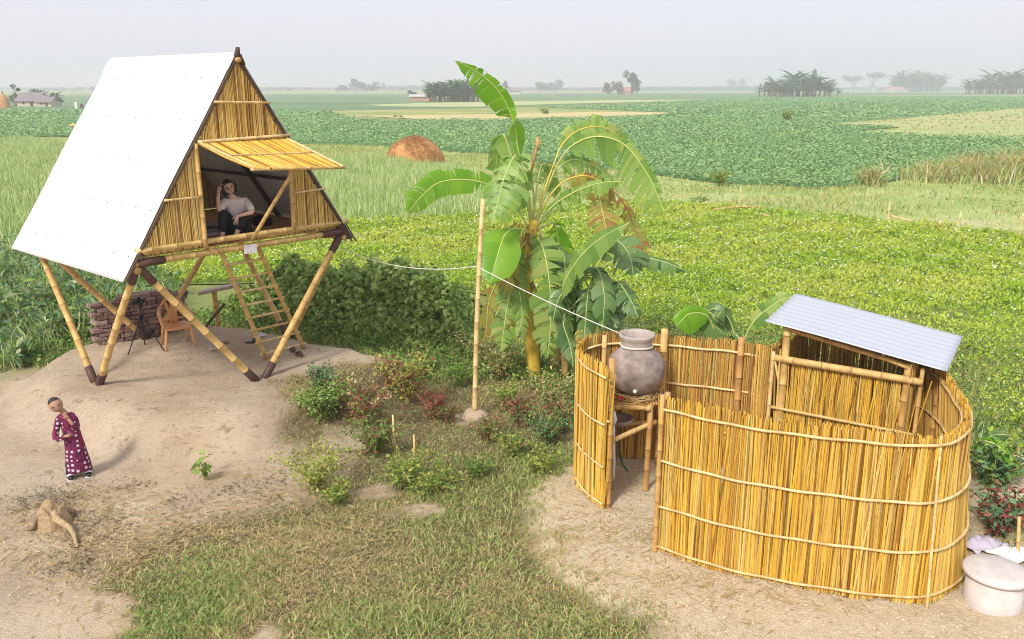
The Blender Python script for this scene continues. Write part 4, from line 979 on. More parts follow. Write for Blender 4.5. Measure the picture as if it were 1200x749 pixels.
o = MB(); o.tube([(1.40, 10.4, 1.15), (1.43, 10.38, .8), (1.40, 10.35, .5), (1.45, 10.3, .28), (1.52, 10.28, .2)], .012, 8); o = o.build('hose', M_HOSE, base=(1.45, 10.3, .15), smooth=True); tag(o, 'thin green hose hanging under the jar stand', 'hose')

# ------------------------------------------------------------------ pit ring, rags and stick on the right
px_, py_ = 4.78, 7.47; pz = Z(px_, py_)-.04
rg = tag(empty('pit_ring', (px_, py_, pz)), 'whitewashed concrete pit ring with a thin flat lid beside the fence', 'pit ring')
b = MB(); b.lathe([(.255, -.1), (.262, .02), (.262, .36), (.24, .36)], (px_, py_, pz), 40); b.build('ring', M_CONC, rg, smooth=True)
b = MB(); b.lathe([(.0, .362), (.295, .362), (.306, .375), (.304, .40), (.29, .412), (.15, .418), (0, .42)], (px_, py_, pz), 44, rnd=.3); b.build('lid', M_CONC, rg, smooth=True)
def rag(px, py, z, sx, mat, lab):
    g = G(px, py, z); n = 18; V_ = []; ph = random.uniform(0, 6)
    for i in range(n):
        for j in range(n):
            u_, v_ = i/(n-1)-.5, j/(n-1)-.5; r = math.hypot(u_, v_)
            V_.append((g[0]+sx*u_*(1+.3*math.sin(v_*9+ph)), g[1]+sx*v_*.8*(1+.2*math.sin(u_*8)), z+.03*math.sin(u_*13+ph)*math.cos(v_*11+ph)+.08-.22*r*r+.012*math.sin(u_*24+v_*17)))
    ii = (np.arange(n-1)[:, None]*n+np.arange(n-1)[None, :]).ravel()
    o = np_mesh('rag', V_, np.stack([ii, ii+1, ii+n+1, ii+n], 1), mat, np.zeros(len(ii)), base=(g[0], g[1], z), smooth=True); o.modifiers.new('s', 'SOLIDIFY').thickness = .006
    tag(o, lab, 'rag')
rag(1152, 640, .12, .42, M_CLOTH, 'crumpled lilac grey rag lying between the fence and the pit ring')
rag(1184, 652, .14, .36, M_WHITE, 'crumpled white rag lying behind the pit ring lid')
o = MB(); o.bamboo(G(1192, 660, .1), tuple(Vector(G(1192, 660, .1))+Vector((.10, .25, .42))), .02, .02, .3, 8); o = o.build('bamboo_stick', M_BAM, base=G(1192, 660, .1), smooth=True); tag(o, 'short bamboo stick standing among the rags behind the pit ring', 'stick')

# ------------------------------------------------------------------ pole and ropes
pg = G(556, 484, .05); ptop = D(566, 233, pg[1])
o = MB(); o.bamboo((pg[0], pg[1], -.1), tuple(ptop), .042, .034, .36, 12, bend=-.03); o = o.build('bamboo_pole', M_CANE, base=(pg[0], pg[1], 0), smooth=True); tag(o, 'tall slim bamboo pole standing in the grass in front of the banana plant', 'pole')
b = MB(); b.blob((pg[0], pg[1], Z(pg[0], pg[1])+.02), (.22, .2, .12), n=14, m=8, jit=.12); o = b.build('earth_heap', M_CLOD, base=(pg[0], pg[1], 0)); tag(o, 'small heap of pale earth at the foot of the bamboo pole', 'earth heap')
def ropeline(p, q, sag, r, lab, base):
    p, q = Vector(p), Vector(q); o = MB(); o.tube([p.lerp(q, t)-UP*sag*4*t*(1-t) for t in np.linspace(0, 1, 25)], r, 6); o = o.build('rope', M_ROPE, base=base, smooth=True); tag(o, lab, 'rope')
knot = D(558, 312, pg[1])
ropeline(H(W2-.05, -L2, FZ-.35), knot, .17, .0075, 'thin pale rope sagging from the house corner to the bamboo pole', tuple(H(W2, -L2, FZ-.3)))
ropeline(knot, (1.42, 10.80, 1.93), .03, .0075, 'taut white rope running from the bamboo pole to the reed fence behind the jar', tuple(knot))

# ------------------------------------------------------------------ banana plants
def crom(P, n):
    P = [np.array(p, float) for p in P]; out_ = []
    N = len(P)
    for k in range(n+1):
        t = k/n*(N-1); i = min(int(t), N-2); f_ = t-i
        p0 = P[max(i-1, 0)] if i > 0 else 2*P[0]-P[1]; p1 = P[i]; p2 = P[i+1]; p3 = P[i+2] if i+2 < N else 2*P[-1]-P[-2]
        out_.append(.5*((2*p1)+(-p0+p2)*f_+(2*p0-5*p1+4*p2-p3)*f_*f_+(-p0+3*p1-3*p2+p3)*f_**3))
    return np.array(out_)
def banana_leaf(parent, pts, width, hint=(1, 0, 0), droop=.5, lobes=14, t0=.12, gap=.25, mat=LF_BAN, rib=M_RIB, ragged=.3, asym=(1, 1), label=None, rr=.012, dj=.25):
    width *= 1.22; gap *= .55; lobes = int(lobes*1.25) if lobes < 5 else int(lobes*1.9); N = 80; P = crom(pts, N); T = np.gradient(P, axis=0); T /= np.linalg.norm(T, axis=1)[:, None]
    hint = np.array(hint, float); b = MB()
    Sv = hint[None, :]-T*(T@hint)[:, None]; Sv /= np.linalg.norm(Sv, axis=1)[:, None]; Nv = np.cross(T, Sv)
    # the blade's upper face looks up where it can
    sgn = np.where(Nv[:, 2:3] < 0, -1., 1.) if abs(T[N//2][2]) < .75 else np.ones((N+1, 1))
    i0 = int(t0*N)
    for side in (0, 1):
        sg = 1 if side == 0 else -1; i = i0
        while i < N:
            step = max(1, int(round((N-i0)/lobes*random.choice((.35, .6, .9, 1.3, 2.6))))); j = min(N, i+step)
            dr = droop+random.uniform(-dj, dj); lw = random.uniform(1-ragged, 1.05); gp_ = gap*random.choice((0, 0, 0, .4, 1.0, 2.4)) if gap else 0
            vs = []; K_ = 4; cols_ = j-i+1
            for c_ in range(cols_):
                k = i+c_; s_ = (k-i0)/(N-i0); ww = width*asym[side]*lw*(math.sin(PI*min(1, max(0, (s_*.90+.06))))**.55)*(1 if s_ < .8 else max(.12, (1-s_)/.2)**.6)
                mid = (i+j)/2; squeeze = -(k-mid)*gp_/max(1, (j-i))*(2)
                for r in range(K_+1):
                    q = r/K_; d_ = dr*q**1.3
                    lat = Sv[k]*sg*math.cos(d_*.9); low = np.array([0, 0, -1.])*math.sin(d_)
                    idx = P[k]+(T[k]*squeeze*q*width*.55)
                    vs.append(idx+(lat+low)*ww*q+T[k]*ww*q*.22+Nv[k]*sgn[k]*ww*.05*math.sin(q*PI)+np.array([0, 0, .004])*math.sin(k*2.1+r))
            fs = []
            for c_ in range(cols_-1):
                for r in range(K_): a = c_*(K_+1)+r; fs.append([a, a+K_+1, a+K_+2, a+1])
            b.add(vs, fs, 0); i = j
    b.tube(P[::2], list(np.linspace(rr*1.6, rr*.35, len(P[::2]))), 7, mi=1)
    o = b.build('leaf', [mat, rib], parent, smooth=True)
    if label: o['label'] = label
    return o
BY = 14.55
bg_ = G(626, 440, 0)
ban = tag(empty('banana_plant', (bg_[0], BY, 0)), 'tall banana plant with big torn arching leaves and a yellow trunk', 'banana plant')
tops = D(625, 262, BY)
b = MB(); ps = [D(627, 446, BY), D(623, 400, BY), D(617, 350, BY), D(617, 310, BY), D(622, 280, BY), D(627, 258, BY)]
b.tube(crom(ps, 24), list(np.linspace(.115, .075, 25)), 16)
for k in range(9):     # peeling leaf sheaths
    t = random.uniform(.1, .95); p = crom(ps, 24)[int(t*24)]; th = random.uniform(0, 6.28); r_ = .10
    q = [p+np.array([r_*math.cos(th), r_*math.sin(th), -.35]), p+np.array([r_*1.1*math.cos(th+.2), r_*1.1*math.sin(th+.2), 0]), p+np.array([r_*1.0*math.cos(th+.3), r_*math.sin(th+.3), .30])]
    b.tube(q, [.05, .055, .02], 8, flat=.35)
b.build('trunk', M_PSEUDO, ban, smooth=True)
b = MB()
for k in range(26):
    t = random.uniform(.45, 1); p = crom(ps, 24)[int(t*24)]; th = random.uniform(0, 6.28); l_ = random.uniform(.2, .6)
    b.tube([p+np.array([.09*math.cos(th), .09*math.sin(th), .05]), p+np.array([.14*math.cos(th), .14*math.sin(th), -l_*.4]), p+np.array([.12*math.cos(th+.3), .12*math.sin(th+.3), -l_])], [.03, .025, .008], 6, flat=.4)
b.build('dry_sheaths', M_SHEATH, ban, smooth=True)
def path(pp, y0, y1=None, ym=None):
    n = len(pp); y1 = y0 if y1 is None else y1
    return [D(x, y, y0+(y1-y0)*(k/(n-1))) for k, (x, y) in enumerate(pp)]
c0 = (624, 266)
L = lambda *a, **k: banana_leaf(ban, *a, **k)
L(path([c0, (619, 225), (608, 180), (601, 140), (585, 108), (562, 86), (534, 71)], BY, BY-.9), .20, (.3, .4, -1), .3, 10, .28, .18, asym=(1.05, .62), mat=LF_BANB, dj=.10, ragged=.15)
L(path([c0, (615, 225), (601, 188), (590, 158), (584, 175), (580, 205)], BY, BY+.5), .24, (1, .3, 0), .7, 9, .35, .2, mat=LF_BAN)
L(path([(622, 262), (616, 230), (609, 196), (604, 182), (592, 205), (584, 235), (577, 262)], BY, BY-1.1), .34, (1, -.2, .1), .35, 16, .38, .35, asym=(1.1, .8))
L(path([(628, 262), (636, 230), (648, 195), (660, 168), (680, 152), (706, 149), (728, 163), (742, 182)], BY, BY+.9), .26, (0, .3, 1), .5, 14, .40, .25, rib=M_RIBY, mat=LF_BAN)
L(path([(628, 262), (640, 225), (655, 190), (672, 170), (700, 160), (732, 170), (758, 203), (772, 232), (779, 250)], BY, BY-1.0), .31, (-.3, .2, -1), .25, 20, .34, .22, asym=(1.1, .35), dj=.12, ragged=.2)
L(path([(629, 260), (641, 235), (660, 213), (686, 206), (708, 214), (720, 216)], BY, BY+.4), .26, (0, .4, 1), 1.0, 12, .45, .4, rib=M_RIBY, mat=LF_BANY)
L(path([(626, 262), (640, 226), (652, 200), (672, 187), (698, 196), (722, 213)], BY, BY+1.1), .25, (0, .5, 1), .8, 12, .45, .3, mat=LF_BAN)
L(path([(620, 268), (602, 238), (578, 219), (548, 211), (515, 214), (492, 232), (478, 250)], BY, BY-1.2), .30, (0, .2, 1), .45, 12, .32, .16, mat=LF_BANB, asym=(1.1, .5), dj=.1, ragged=.12)
L(path([(628, 268), (638, 252), (655, 236), (680, 222), (706, 214), (730, 213)], BY, BY-.8), .27, (0, .2, 1), 1.2, 15, .22, .35, mat=LF_BAN, asym=(1, .5))
L(path([(622, 275), (606, 268), (592, 275), (583, 300), (574, 332)], BY, BY-1.0), .30, (1, 0, 0), .15, 3, .32, .05, mat=LF_BANB, dj=.05, ragged=.05)
L(path([(622, 285), (632, 282), (640, 305), (645, 345), (645, 385), (641, 420)], BY-.15, BY-.7), .30, (1, 0, 0), .25, 20, .10, .5, mat=LF_BAN, ragged=.2)
L(path([(618, 300), (606, 305), (598, 340), (592, 375), (587, 412)], BY-.1, BY-.6), .24, (1, 0, 0), .3, 18, .15, .6, mat=LF_BAN, ragged=.25)
L(path([(620, 290), (603, 275), (592, 300), (597, 335), (604, 362)], BY, BY+.3), .22, (1, 0, 0), .3, 14, .2, .5, mat=LF_BANY)
L(path([(627, 266), (624, 215), (618, 200), (611, 215), (606, 250)], BY, BY-.3), .18, (1, 0, 0), .4, 14, .4, .5, mat=LF_BAN)
L(path([(630, 270), (648, 262), (655, 285), (657, 315), (655, 345)], BY+.1, BY+.4), .24, (1, 0, 0), .3, 12, .25, .3, mat=LF_BANB)
L(path([(632, 262), (668, 232), (698, 226), (705, 245), (712, 275)], BY, BY-.5), .24, (1, 0, 0), .3, 13, .58, .3, mat=LF_BANY)
L(path([(632, 262), (680, 222), (712, 220), (735, 245), (746, 275), (757, 302)], BY, BY-.2), .20, (1, 0, 0), .6, 13, .5, .5, mat=LF_BANY, rib=M_SHEATH, ragged=.5)
L(path([(621, 300), (612, 330), (600, 365), (590, 385), (575, 400)], BY-.1, BY-.3), .12, (1, 0, 0), .5, 12, .2, .8, mat=LF_BANY, rib=M_SHEATH, ragged=.6)
L(path([(624, 330), (640, 372), (650, 400), (655, 425)], BY+.1, BY-.2), .13, (1, 0, 0), .5, 12, .2, .8, mat=LF_BANY, rib=M_SHEATH, ragged=.6)
L(path([(620, 310), (590, 322), (574, 350), (570, 385), (566, 402)], BY, BY+.3), .16, (1, 0, 0), .5, 10, .2, .5, mat=LF_BANY, ragged=.5)
for pp, wd, mt_, dy in (([(622, 275), (608, 262), (600, 280), (597, 320), (590, 345)], .20, LF_BANY, -.5), ([(624, 280), (612, 290), (608, 330), (612, 370), (606, 395)], .17, LF_BAN, -.6), ([(628, 275), (642, 285), (650, 320), (648, 352)], .20, LF_BAN, .3),
        ([(626, 300), (648, 330), (662, 368), (664, 405)], .16, LF_BANY, .3), ([(626, 262), (612, 222), (598, 205), (590, 225), (588, 255)], .22, LF_BAN, .4),
        ([(624, 262), (630, 215), (636, 192), (646, 205), (650, 232)], .18, LF_BAN, .6)):
    L(path(pp, BY, BY+dy), wd, (1, .2, 0), .5, 12, .25, .45, mat=mt_, ragged=.4, rib=M_RIB if mt_ is LF_BAN else M_RIBY)
b = MB(); q = D(630, 168, BY-.1); b.tube([D(622, 205, BY-.05), D(627, 180, BY-.1), q], [.02, .03, .012], 8); b.blob(q, (.045, .045, .10), n=10, m=7, jit=.1); b.build('dry_tip', M_SHEATH, ban, smooth=True)
# second, dark-leaved plant to the right of it
b2y = 14.2; bx2 = D(686, 440, b2y)[0]
ban2 = tag(empty('banana_plant', (bx2, b2y, 0)), 'lower banana plant with dark drooping leaves between the tall one and the fence', 'banana plant')
b = MB(); ps = [D(686, 452, b2y), D(684, 405, b2y), D(690, 360, b2y)]; b.tube(crom(ps, 10), list(np.linspace(.09, .06, 11)), 12); b.build('trunk', M_PSEUDO, ban2, smooth=True)
b = MB(); b.tube([D(663, 455, b2y+.1), D(661, 412, b2y+.1)], [.07, .055], 10); b.build('cut_stump', M_SHEATH, ban2, smooth=True)
L = lambda *a, **k: banana_leaf(ban2, *a, **k)
c1 = (689, 368)
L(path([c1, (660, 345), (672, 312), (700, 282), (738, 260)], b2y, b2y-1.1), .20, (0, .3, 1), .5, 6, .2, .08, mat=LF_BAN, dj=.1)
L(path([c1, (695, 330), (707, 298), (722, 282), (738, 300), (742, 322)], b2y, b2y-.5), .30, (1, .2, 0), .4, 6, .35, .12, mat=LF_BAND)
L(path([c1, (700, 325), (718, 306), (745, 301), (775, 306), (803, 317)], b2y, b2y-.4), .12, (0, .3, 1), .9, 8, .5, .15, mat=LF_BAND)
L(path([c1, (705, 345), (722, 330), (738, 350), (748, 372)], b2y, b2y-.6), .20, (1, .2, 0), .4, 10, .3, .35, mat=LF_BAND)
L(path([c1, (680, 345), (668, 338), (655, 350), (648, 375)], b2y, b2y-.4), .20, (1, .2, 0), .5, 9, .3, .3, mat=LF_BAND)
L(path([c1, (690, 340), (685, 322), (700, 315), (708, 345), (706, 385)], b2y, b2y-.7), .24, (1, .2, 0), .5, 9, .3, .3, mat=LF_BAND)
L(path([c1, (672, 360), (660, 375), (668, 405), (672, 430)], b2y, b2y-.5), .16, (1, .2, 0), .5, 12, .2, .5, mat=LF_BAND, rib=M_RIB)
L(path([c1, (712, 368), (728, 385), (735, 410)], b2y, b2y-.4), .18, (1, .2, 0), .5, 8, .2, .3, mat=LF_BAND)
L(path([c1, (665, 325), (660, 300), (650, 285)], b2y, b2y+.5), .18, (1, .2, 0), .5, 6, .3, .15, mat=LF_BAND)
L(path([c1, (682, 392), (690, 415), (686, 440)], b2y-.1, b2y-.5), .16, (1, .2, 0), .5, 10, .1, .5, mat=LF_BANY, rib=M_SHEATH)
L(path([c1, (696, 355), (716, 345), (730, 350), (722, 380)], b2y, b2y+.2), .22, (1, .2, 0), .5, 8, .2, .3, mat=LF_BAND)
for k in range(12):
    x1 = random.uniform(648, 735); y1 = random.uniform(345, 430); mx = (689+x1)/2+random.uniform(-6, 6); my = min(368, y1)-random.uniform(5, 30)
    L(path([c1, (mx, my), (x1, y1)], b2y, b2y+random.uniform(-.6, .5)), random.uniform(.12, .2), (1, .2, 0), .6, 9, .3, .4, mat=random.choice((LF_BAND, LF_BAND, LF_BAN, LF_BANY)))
b2 = G(840, 425, 0); yb = 12.6
ban3 = tag(empty('banana_plant', (D(845, 425, yb)[0], yb, 0)), 'young banana plant just behind the reed fence, with round broad leaves', 'banana plant')
L = lambda *a, **k: banana_leaf(ban3, *a, **k)
c2 = (848, 425)
b = MB(); b.tube([D(848, 470, yb), D(848, 415, yb)], [.06, .045], 10); b.build('trunk', M_PSEUDO, ban3, smooth=True)
L(path([c2, (838, 390), (828, 370), (808, 368), (793, 382)], yb, yb-.3), .19, (0, .3, 1), .5, 3, .45, .0, mat=LF_BANB, dj=.05, ragged=.05)
L(path([c2, (840, 385), (834, 368), (820, 366), (835, 380), (850, 392)], yb, yb-.1), .15, (0, .3, 1), .5, 3, .5, .0, mat=LF_BAND, dj=.05)
L(path([c2, (850, 392), (845, 372), (838, 362), (826, 366)], yb, yb+.3), .17, (.3, .3, 1), .4, 3, .4, 0, mat=LF_BAND, dj=.05)
L(path([c2, (860, 400), (856, 378), (846, 366), (840, 372)], yb, yb-.2), .12, (1, .3, 0), .4, 3, .4, 0, mat=LF_BAND, dj=.05)
L(path([c2, (868, 408), (878, 385), (892, 368), (915, 352), (935, 345)], yb, yb-.3), .13, (0, .3, 1), .3, 6, .4, .1, mat=LF_BAN)
L(path([c2, (872, 400), (880, 378), (890, 368)], yb, yb), .02, (0, .3, 1), .3, 3, .8, 0, mat=LF_BAN)
L(path([c2, (832, 395), (822, 362), (815, 342), (809, 325)], yb, yb+.1), .015, (0, .3, 1), .3, 3, .8, 0, mat=LF_BAN)
L(path([c2, (852, 405), (862, 392), (868, 404), (870, 418)], yb, yb-.3), .12, (1, .3, 0), .4, 3, .3, 0, mat=LF_BAND, dj=.05)
yr = 9.9
ban4 = tag(empty('banana_plant', (D(1130, 560, yr)[0]+.3, yr, .2)), 'banana sprout right of the reed fence, one long leaf bending to the picture edge', 'banana plant')
b = MB(); q0 = D(1140, 545, yr); b.tube([q0-np.array([0, 0, .8]), q0], [.05, .04], 10); b.build('trunk', M_PSEUDO, ban4, smooth=True)
banana_leaf(ban4, path([(1140, 545), (1143, 520), (1160, 518), (1180, 532), (1196, 556)], yr, yr-.5), .11, (0, .3, 1), .5, 8, .2, .12, mat=LF_BANB)
banana_leaf(ban4, path([(1140, 545), (1150, 520), (1165, 510), (1185, 510)], yr, yr+.3), .10, (0, .3, 1), .5, 6, .2, .12, mat=LF_BAND)
banana_leaf(ban4, path([(1140, 545), (1146, 505), (1152, 495), (1150, 515)], yr, yr-.2), .10, (0, .3, 1), .5, 6, .2, .12, mat=LF_BAND)

# ================================================================== VEGETATION
def zfield(P): return terrain(P[:, 0], P[:, 1])
def stuff(name, V, F, mats, rnd, label=None, mi=None):
    o = np_mesh(name, V, F, mats, rnd, mi=mi); tag(o, kind='stuff'); return o
class Pile:
    """collects quads from several calls into one mesh"""
    def __init__(s): s.V = []; s.F = []; s.R = []; s.M = []; s.n = 0
    def add(s, VF, per=1, mi=0, rr=None):
        V, F = VF; s.V.append(V); s.F.append(F+s.n); s.n += len(V)
        k = len(F)//per; r = rng.uniform(0, 1, k) if rr is None else rr; s.R.append(np.repeat(r, per)); s.M.append(np.full(len(F), mi))
    def arr(s): return np.concatenate(s.V), np.concatenate(s.F), np.concatenate(s.R), np.concatenate(s.M)
    def obj(s, name, mats, parent=None, base=(0, 0, 0)):
        V, F, R, M = s.arr(); return np_mesh(name, V, F, mats, R, mi=M, parent=parent, base=base)
def shift(p, z): return np.c_[p[:, 0], p[:, 1], z]

# --- pea crop, bright green, in flower
def cl(p, s, seed): return wav(p[:, 0], p[:, 1], s, seed)
pl = Pile()
A_ = area(PEA)
nl = 330000
p = pts_in(PEA, nl); dd = np.hypot(p[:, 0], p[:, 1])
keep = rng.uniform(0, 1, len(p)) < np.clip(22/dd, .35, 1)**.8
dens = sm(-.9, .0, cl(p, 1.9, 21)+.5*cl(p, 5., 22)); sparse = sm(14.5, 21.5, p[:, 1]+2.2*cl(p, .6, 23)+1.*cl(p, 2., 25)+np.where(p[:, 0] < 3, 3, 0))
keep &= rng.uniform(0, 1, len(p)) < (.35+.65*dens)*(.28+.72*sparse)
p = p[keep]; dd = dd[keep]; hh = (.22+.14*cl(p, 2.5, 24))*rng.uniform(.3, 1.15, len(p))
hmask = (p[:, 0] < -.4) & (p[:, 1] < 19)
p = p[~hmask]; dd = dd[~hmask]; hh = hh[~hmask]
k = rng.uniform(0, 1, len(p))
for lo, hi, mi, sz in ((0, .76, 0, .080), (.76, .86, 1, .09), (.86, 1.01, 2, .055)):
    s_ = (k >= lo) & (k < hi); q = p[s_]
    up_ = rng.uniform(0, 1, len(q)) < (.45 if mi == 0 else 0); Q = shift(q, zfield(q)+np.abs(hh[s_])+.03+(.05 if mi == 2 else 0)); sz_ = sz*rng.uniform(.6, 1.4, len(q))*np.clip(dd[s_]/24, .8, 1.5)
    pl.add(leaf_arrays(Q[~up_], sz_[~up_], .6, .5, .15), mi=mi)
    if up_.any(): U_ = rng.normal(size=(up_.sum(), 3))*.4; U_[:, 2] = 1.; pl.add(leaf_arrays(Q[up_]+[0, 0, .03], sz_[up_]*1.5, .32, .0, .1, U_), mi=mi)
V, F, R, M = pl.arr(); stuff('pea_crop', V, F, [LF_PEA, LF_PEAD, LF_FLOWER], R, mi=M)
# --- potato crop
pl = Pile(); n = 0
for lo, hi, nn_, sz in ((43, 62, 150000, .15), (62, 90, 130000, .19), (90, 150, 130000, .27), (150, 480, 130000, .5)):
    p = pts_band(POTATO, nn_, lo, hi)
    k = rng.uniform(0, 1, len(p)) < .35+.65*sm(-.5, .3, wav(p[:, 0], p[:, 1]*.6, 60/lo, 31)); p = p[k]
    h_ = (.30+.12*wav(p[:, 0], p[:, 1], 2.0, 32))*rng.uniform(.3, 1.2, len(p))
    pl.add(leaf_arrays(shift(p, h_+.05), sz*rng.uniform(.6, 1.4, len(p)), .7, .9, .12))
V, F, R, M = pl.arr(); stuff('potato_crop', V, F, LF_POT, R)
# --- tall grass beyond the house and at the left, both as upright blades
TALL = [G(*q) for q in ((300, 262), (330, 202), (400, 190), (470, 193), (540, 206), (580, 232), (575, 258), (480, 264), (400, 268))]
TALL2 = [G(*q) for q in ((-160, 172), (30, 166), (75, 172), (110, 190), (95, 230), (80, 300), (60, 330), (-160, 330))]
pl = Pile()
for poly, n_, hb in ((TALL, 26000, .85), (TALL2, 60000, .75)):
    p = pts_in(poly, n_); dd = np.hypot(p[:, 0], p[:, 1])
    h_ = hb*(.75+.35*wav(p[:, 0], p[:, 1], .9, 41))*rng.uniform(.5, 1.2, len(p))*np.clip(dd/32, .8, 1.25)
    pl.add(blade_arrays(shift(p, zfield(p)), h_, .016*1.0, .22), 2)
V, F, R, M = pl.arr(); pl.V[0]; stuff('tall_grass', V, F, LF_TALL, R)
# --- pasture tufts between the fields
pl = Pile(); p = pts_in(PASTURE, 110000); p = p[(p[:, 1] > 24)]; p = p[rng.uniform(0, 1, len(p)) < .15+.85*sm(-.3, .5, cl(p, .5, 51)+.4*cl(p, 2, 52))]
pl.add(blade_arrays(shift(p, zfield(p)+.04), rng.uniform(.08, .26, len(p)), .02, .5), 2)
p = pts_in(PASTURE, 30000); p = p[rng.uniform(0, 1, len(p)) < sm(0, .7, cl(p, .35, 53))]
pl.add(leaf_arrays(shift(p, zfield(p)+rng.uniform(.05, .2, len(p))), rng.uniform(.08, .2, len(p)), .5, .7))
V, F, R, M = pl.arr(); stuff('pasture_grass', V, F, LF_GRASS, R)
pl = Pile(); p = pts_in(FALLOW, 16000); p = p[rng.uniform(0, 1, len(p)) < .2+.8*sm(-.2, .6, cl(p, .12, 55))]
k = rng.uniform(0, 1, len(p)) < .3; pl.add(blade_arrays(shift(p[k], .1+0*p[k, 0]), rng.uniform(.15, .4, k.sum()), .08, .6), 2); q = p[~k]; pl.add(leaf_arrays(shift(q, .15+0*q[:, 0]), rng.uniform(.2, .6, len(q)), .5, .8), mi=1); V, F, R, M = pl.arr(); stuff('fallow_weeds', V, F, [LF_DRY, LF_GRASS], R, mi=M)
# --- overgrown band behind the fence and mound (low mixed weeds)
BAND = [G(*q)[:2] for q in ((540, 408), (560, 345), (700, 372), (780, 385), (900, 400), (1148, 440), (1300, 480), (1300, 620), (1200, 560), (1148, 545))]
BAND2 = [(1.0, 11.4), (3.2, 11.0), (3.8, 11.9), (5.4, 11.0), (6.0, 10.2), (9.5, 10.2), (12, 14), (8, 17.5), (3, 18.5), (-.6, 19), (-1.2, 15.6), (.2, 14.4)]
pl = Pile(); p = pts_in(BAND2, 60000); p = p[rng.uniform(0, 1, len(p)) < .25+.75*sm(-.5, .4, cl(p, 1.6, 61)+.4*cl(p, 5, 62))]
k = rng.uniform(0, 1, len(p))
q = p[k < .45]; pl.add(leaf_arrays(shift(q, zfield(q)+rng.uniform(.02, .22, len(q))), rng.uniform(.04, .11, len(q)), .6, .5), mi=0)
q = p[(k >= .45) & (k < .75)]; pl.add(blade_arrays(shift(q, zfield(q)), rng.uniform(.08, .30, len(q)), .008, .5), 2, mi=1)
q = p[(k >= .75) & (k < .86)]; pl.add(leaf_arrays(shift(q, zfield(q)+rng.uniform(.1, .3, len(q))), rng.uniform(.03, .07, len(q)), .6, .5), mi=2)
q = p[(k >= .86)]; pl.add(blade_arrays(shift(q, zfield(q)), rng.uniform(.05, .25, len(q)), .008, .8), 2, mi=3)
V, F, R, M = pl.arr(); stuff('weed_carpet', V, F, [LF_WEED, LF_GRASS, LF_PEA, LF_DRY], R, mi=M)
# --- overgrowth on the left behind the mound
LEFT = [G(*q)[:2] for q in ((-120, 446), (20, 436), (75, 410), (130, 394), (200, 382), (215, 345), (120, 300), (-120, 300))]
pl = Pile(); p = pts_in(LEFT, 52000); p = p[rng.uniform(0, 1, len(p)) < .3+.7*sm(-.5, .4, cl(p, 1.3, 71))]
k = rng.uniform(0, 1, len(p)); hgt = np.abs(.35+.25*cl(p, 1.1, 72))
q = p[k < .6]; pl.add(leaf_arrays(shift(q, zfield(q)+hgt[k < .6]*rng.uniform(.2, 1.2, len(q))), rng.uniform(.07, .20, len(q)), .5, .5), mi=0)
q = p[(k >= .6) & (k < .85)]; pl.add(blade_arrays(shift(q, zfield(q)), rng.uniform(.3, .8, len(q)), .012, .4), 2, mi=1)
q = p[(k >= .85) & (k < .93)]; pl.add(leaf_arrays(shift(q, zfield(q)+rng.uniform(.2, .7, len(q))), rng.uniform(.1, .28, len(q)), .35, .3), mi=2)
q = p[(k >= .93)]; pl.add(blade_arrays(shift(q, zfield(q)), rng.uniform(.1, .5, len(q)), .012, .9), 2, mi=3)
V, F, R, M = pl.arr(); stuff('undergrowth', V, F, [LF_WEED, LF_TALL, LF_BLUE, LF_DRY], R, mi=M)

# --- lawn: short trampled grass with straw
p = pts_in(np.array([(-5.6, 6.0), (3.5, 6.0), (3.5, 13), (1, 16), (-3.2, 16), (-5.6, 10)]), 330000)
m_ = grassmask(p[:, 0], p[:, 1]); dn_ = .18+.82*sm(-.5, .5, .7*cl(p, 2.3, 81)+.7*cl(p, 8, 82)+.3*cl(p, 17, 86))
p = p[rng.uniform(0, 1, len(p)) < m_*dn_*np.clip(8/p[:, 1], .3, 1.)]
LUMP = .5*cl(p, 4, 84)+.4*cl(p, 12, 87); k = rng.uniform(0, 1, len(p)); drym = sm(-.2, .8, cl(p, 1.1, 83)+ LUMP+np.where(p[:, 0] < -2, .35, -.15)); dry = k < .22+.60*drym
pl = Pile(); lush = sm(.1, .8, cl(p, 1.4, 85))
q = p[~dry]; pl.add(blade_arrays(shift(q, zfield(q)-.005), (.024+.028*lush[~dry])*rng.uniform(.5, 1.6, len(q)), .0048, 1.0), 2, mi=0)
q = p[dry]; pl.add(blade_arrays(shift(q, zfield(q)-.005), rng.uniform(.02, .06, len(q)), .0045, 1.3), 2, mi=1)
V, F, R, M = pl.arr(); stuff('lawn_grass', V, F, [LF_GRASS, LF_DRY], R, mi=M)
# denser clumps in the lawn
LUSH = [(225, 700, .55, 3200), (215, 735, .5, 2400), (500, 735, .5, 1800), (560, 650, .7, 1600), (400, 735, .4, 1200), (640, 735, .5, 900), (600, 560, .7, 2600), (520, 600, .5, 1200), (640, 540, .4, 1400), (1195, 640, .3, 500), (700, 745, .4, 700)]
pl = Pile()
for px, py, r, n_ in LUSH:
    g = G(px, py); q = rng.normal(size=(n_, 2))*r*.75+g[:2]; q = q[(grassmask(q[:, 0], q[:, 1]) > .3) | (px > 1100)]
    pl.add(blade_arrays(shift(q, zfield(q)), rng.uniform(.03, .095, len(q)), .006, 1.0), 2)
    q = q[::3]; pl.add(leaf_arrays(shift(q, zfield(q)+rng.uniform(.02, .08, len(q))), rng.uniform(.02, .045, len(q)), .45, .5), mi=1)
V, F, R, M = pl.arr(); stuff('grass_tufts', V, F, [LF_GRASS, LF_WEED], R, mi=M)

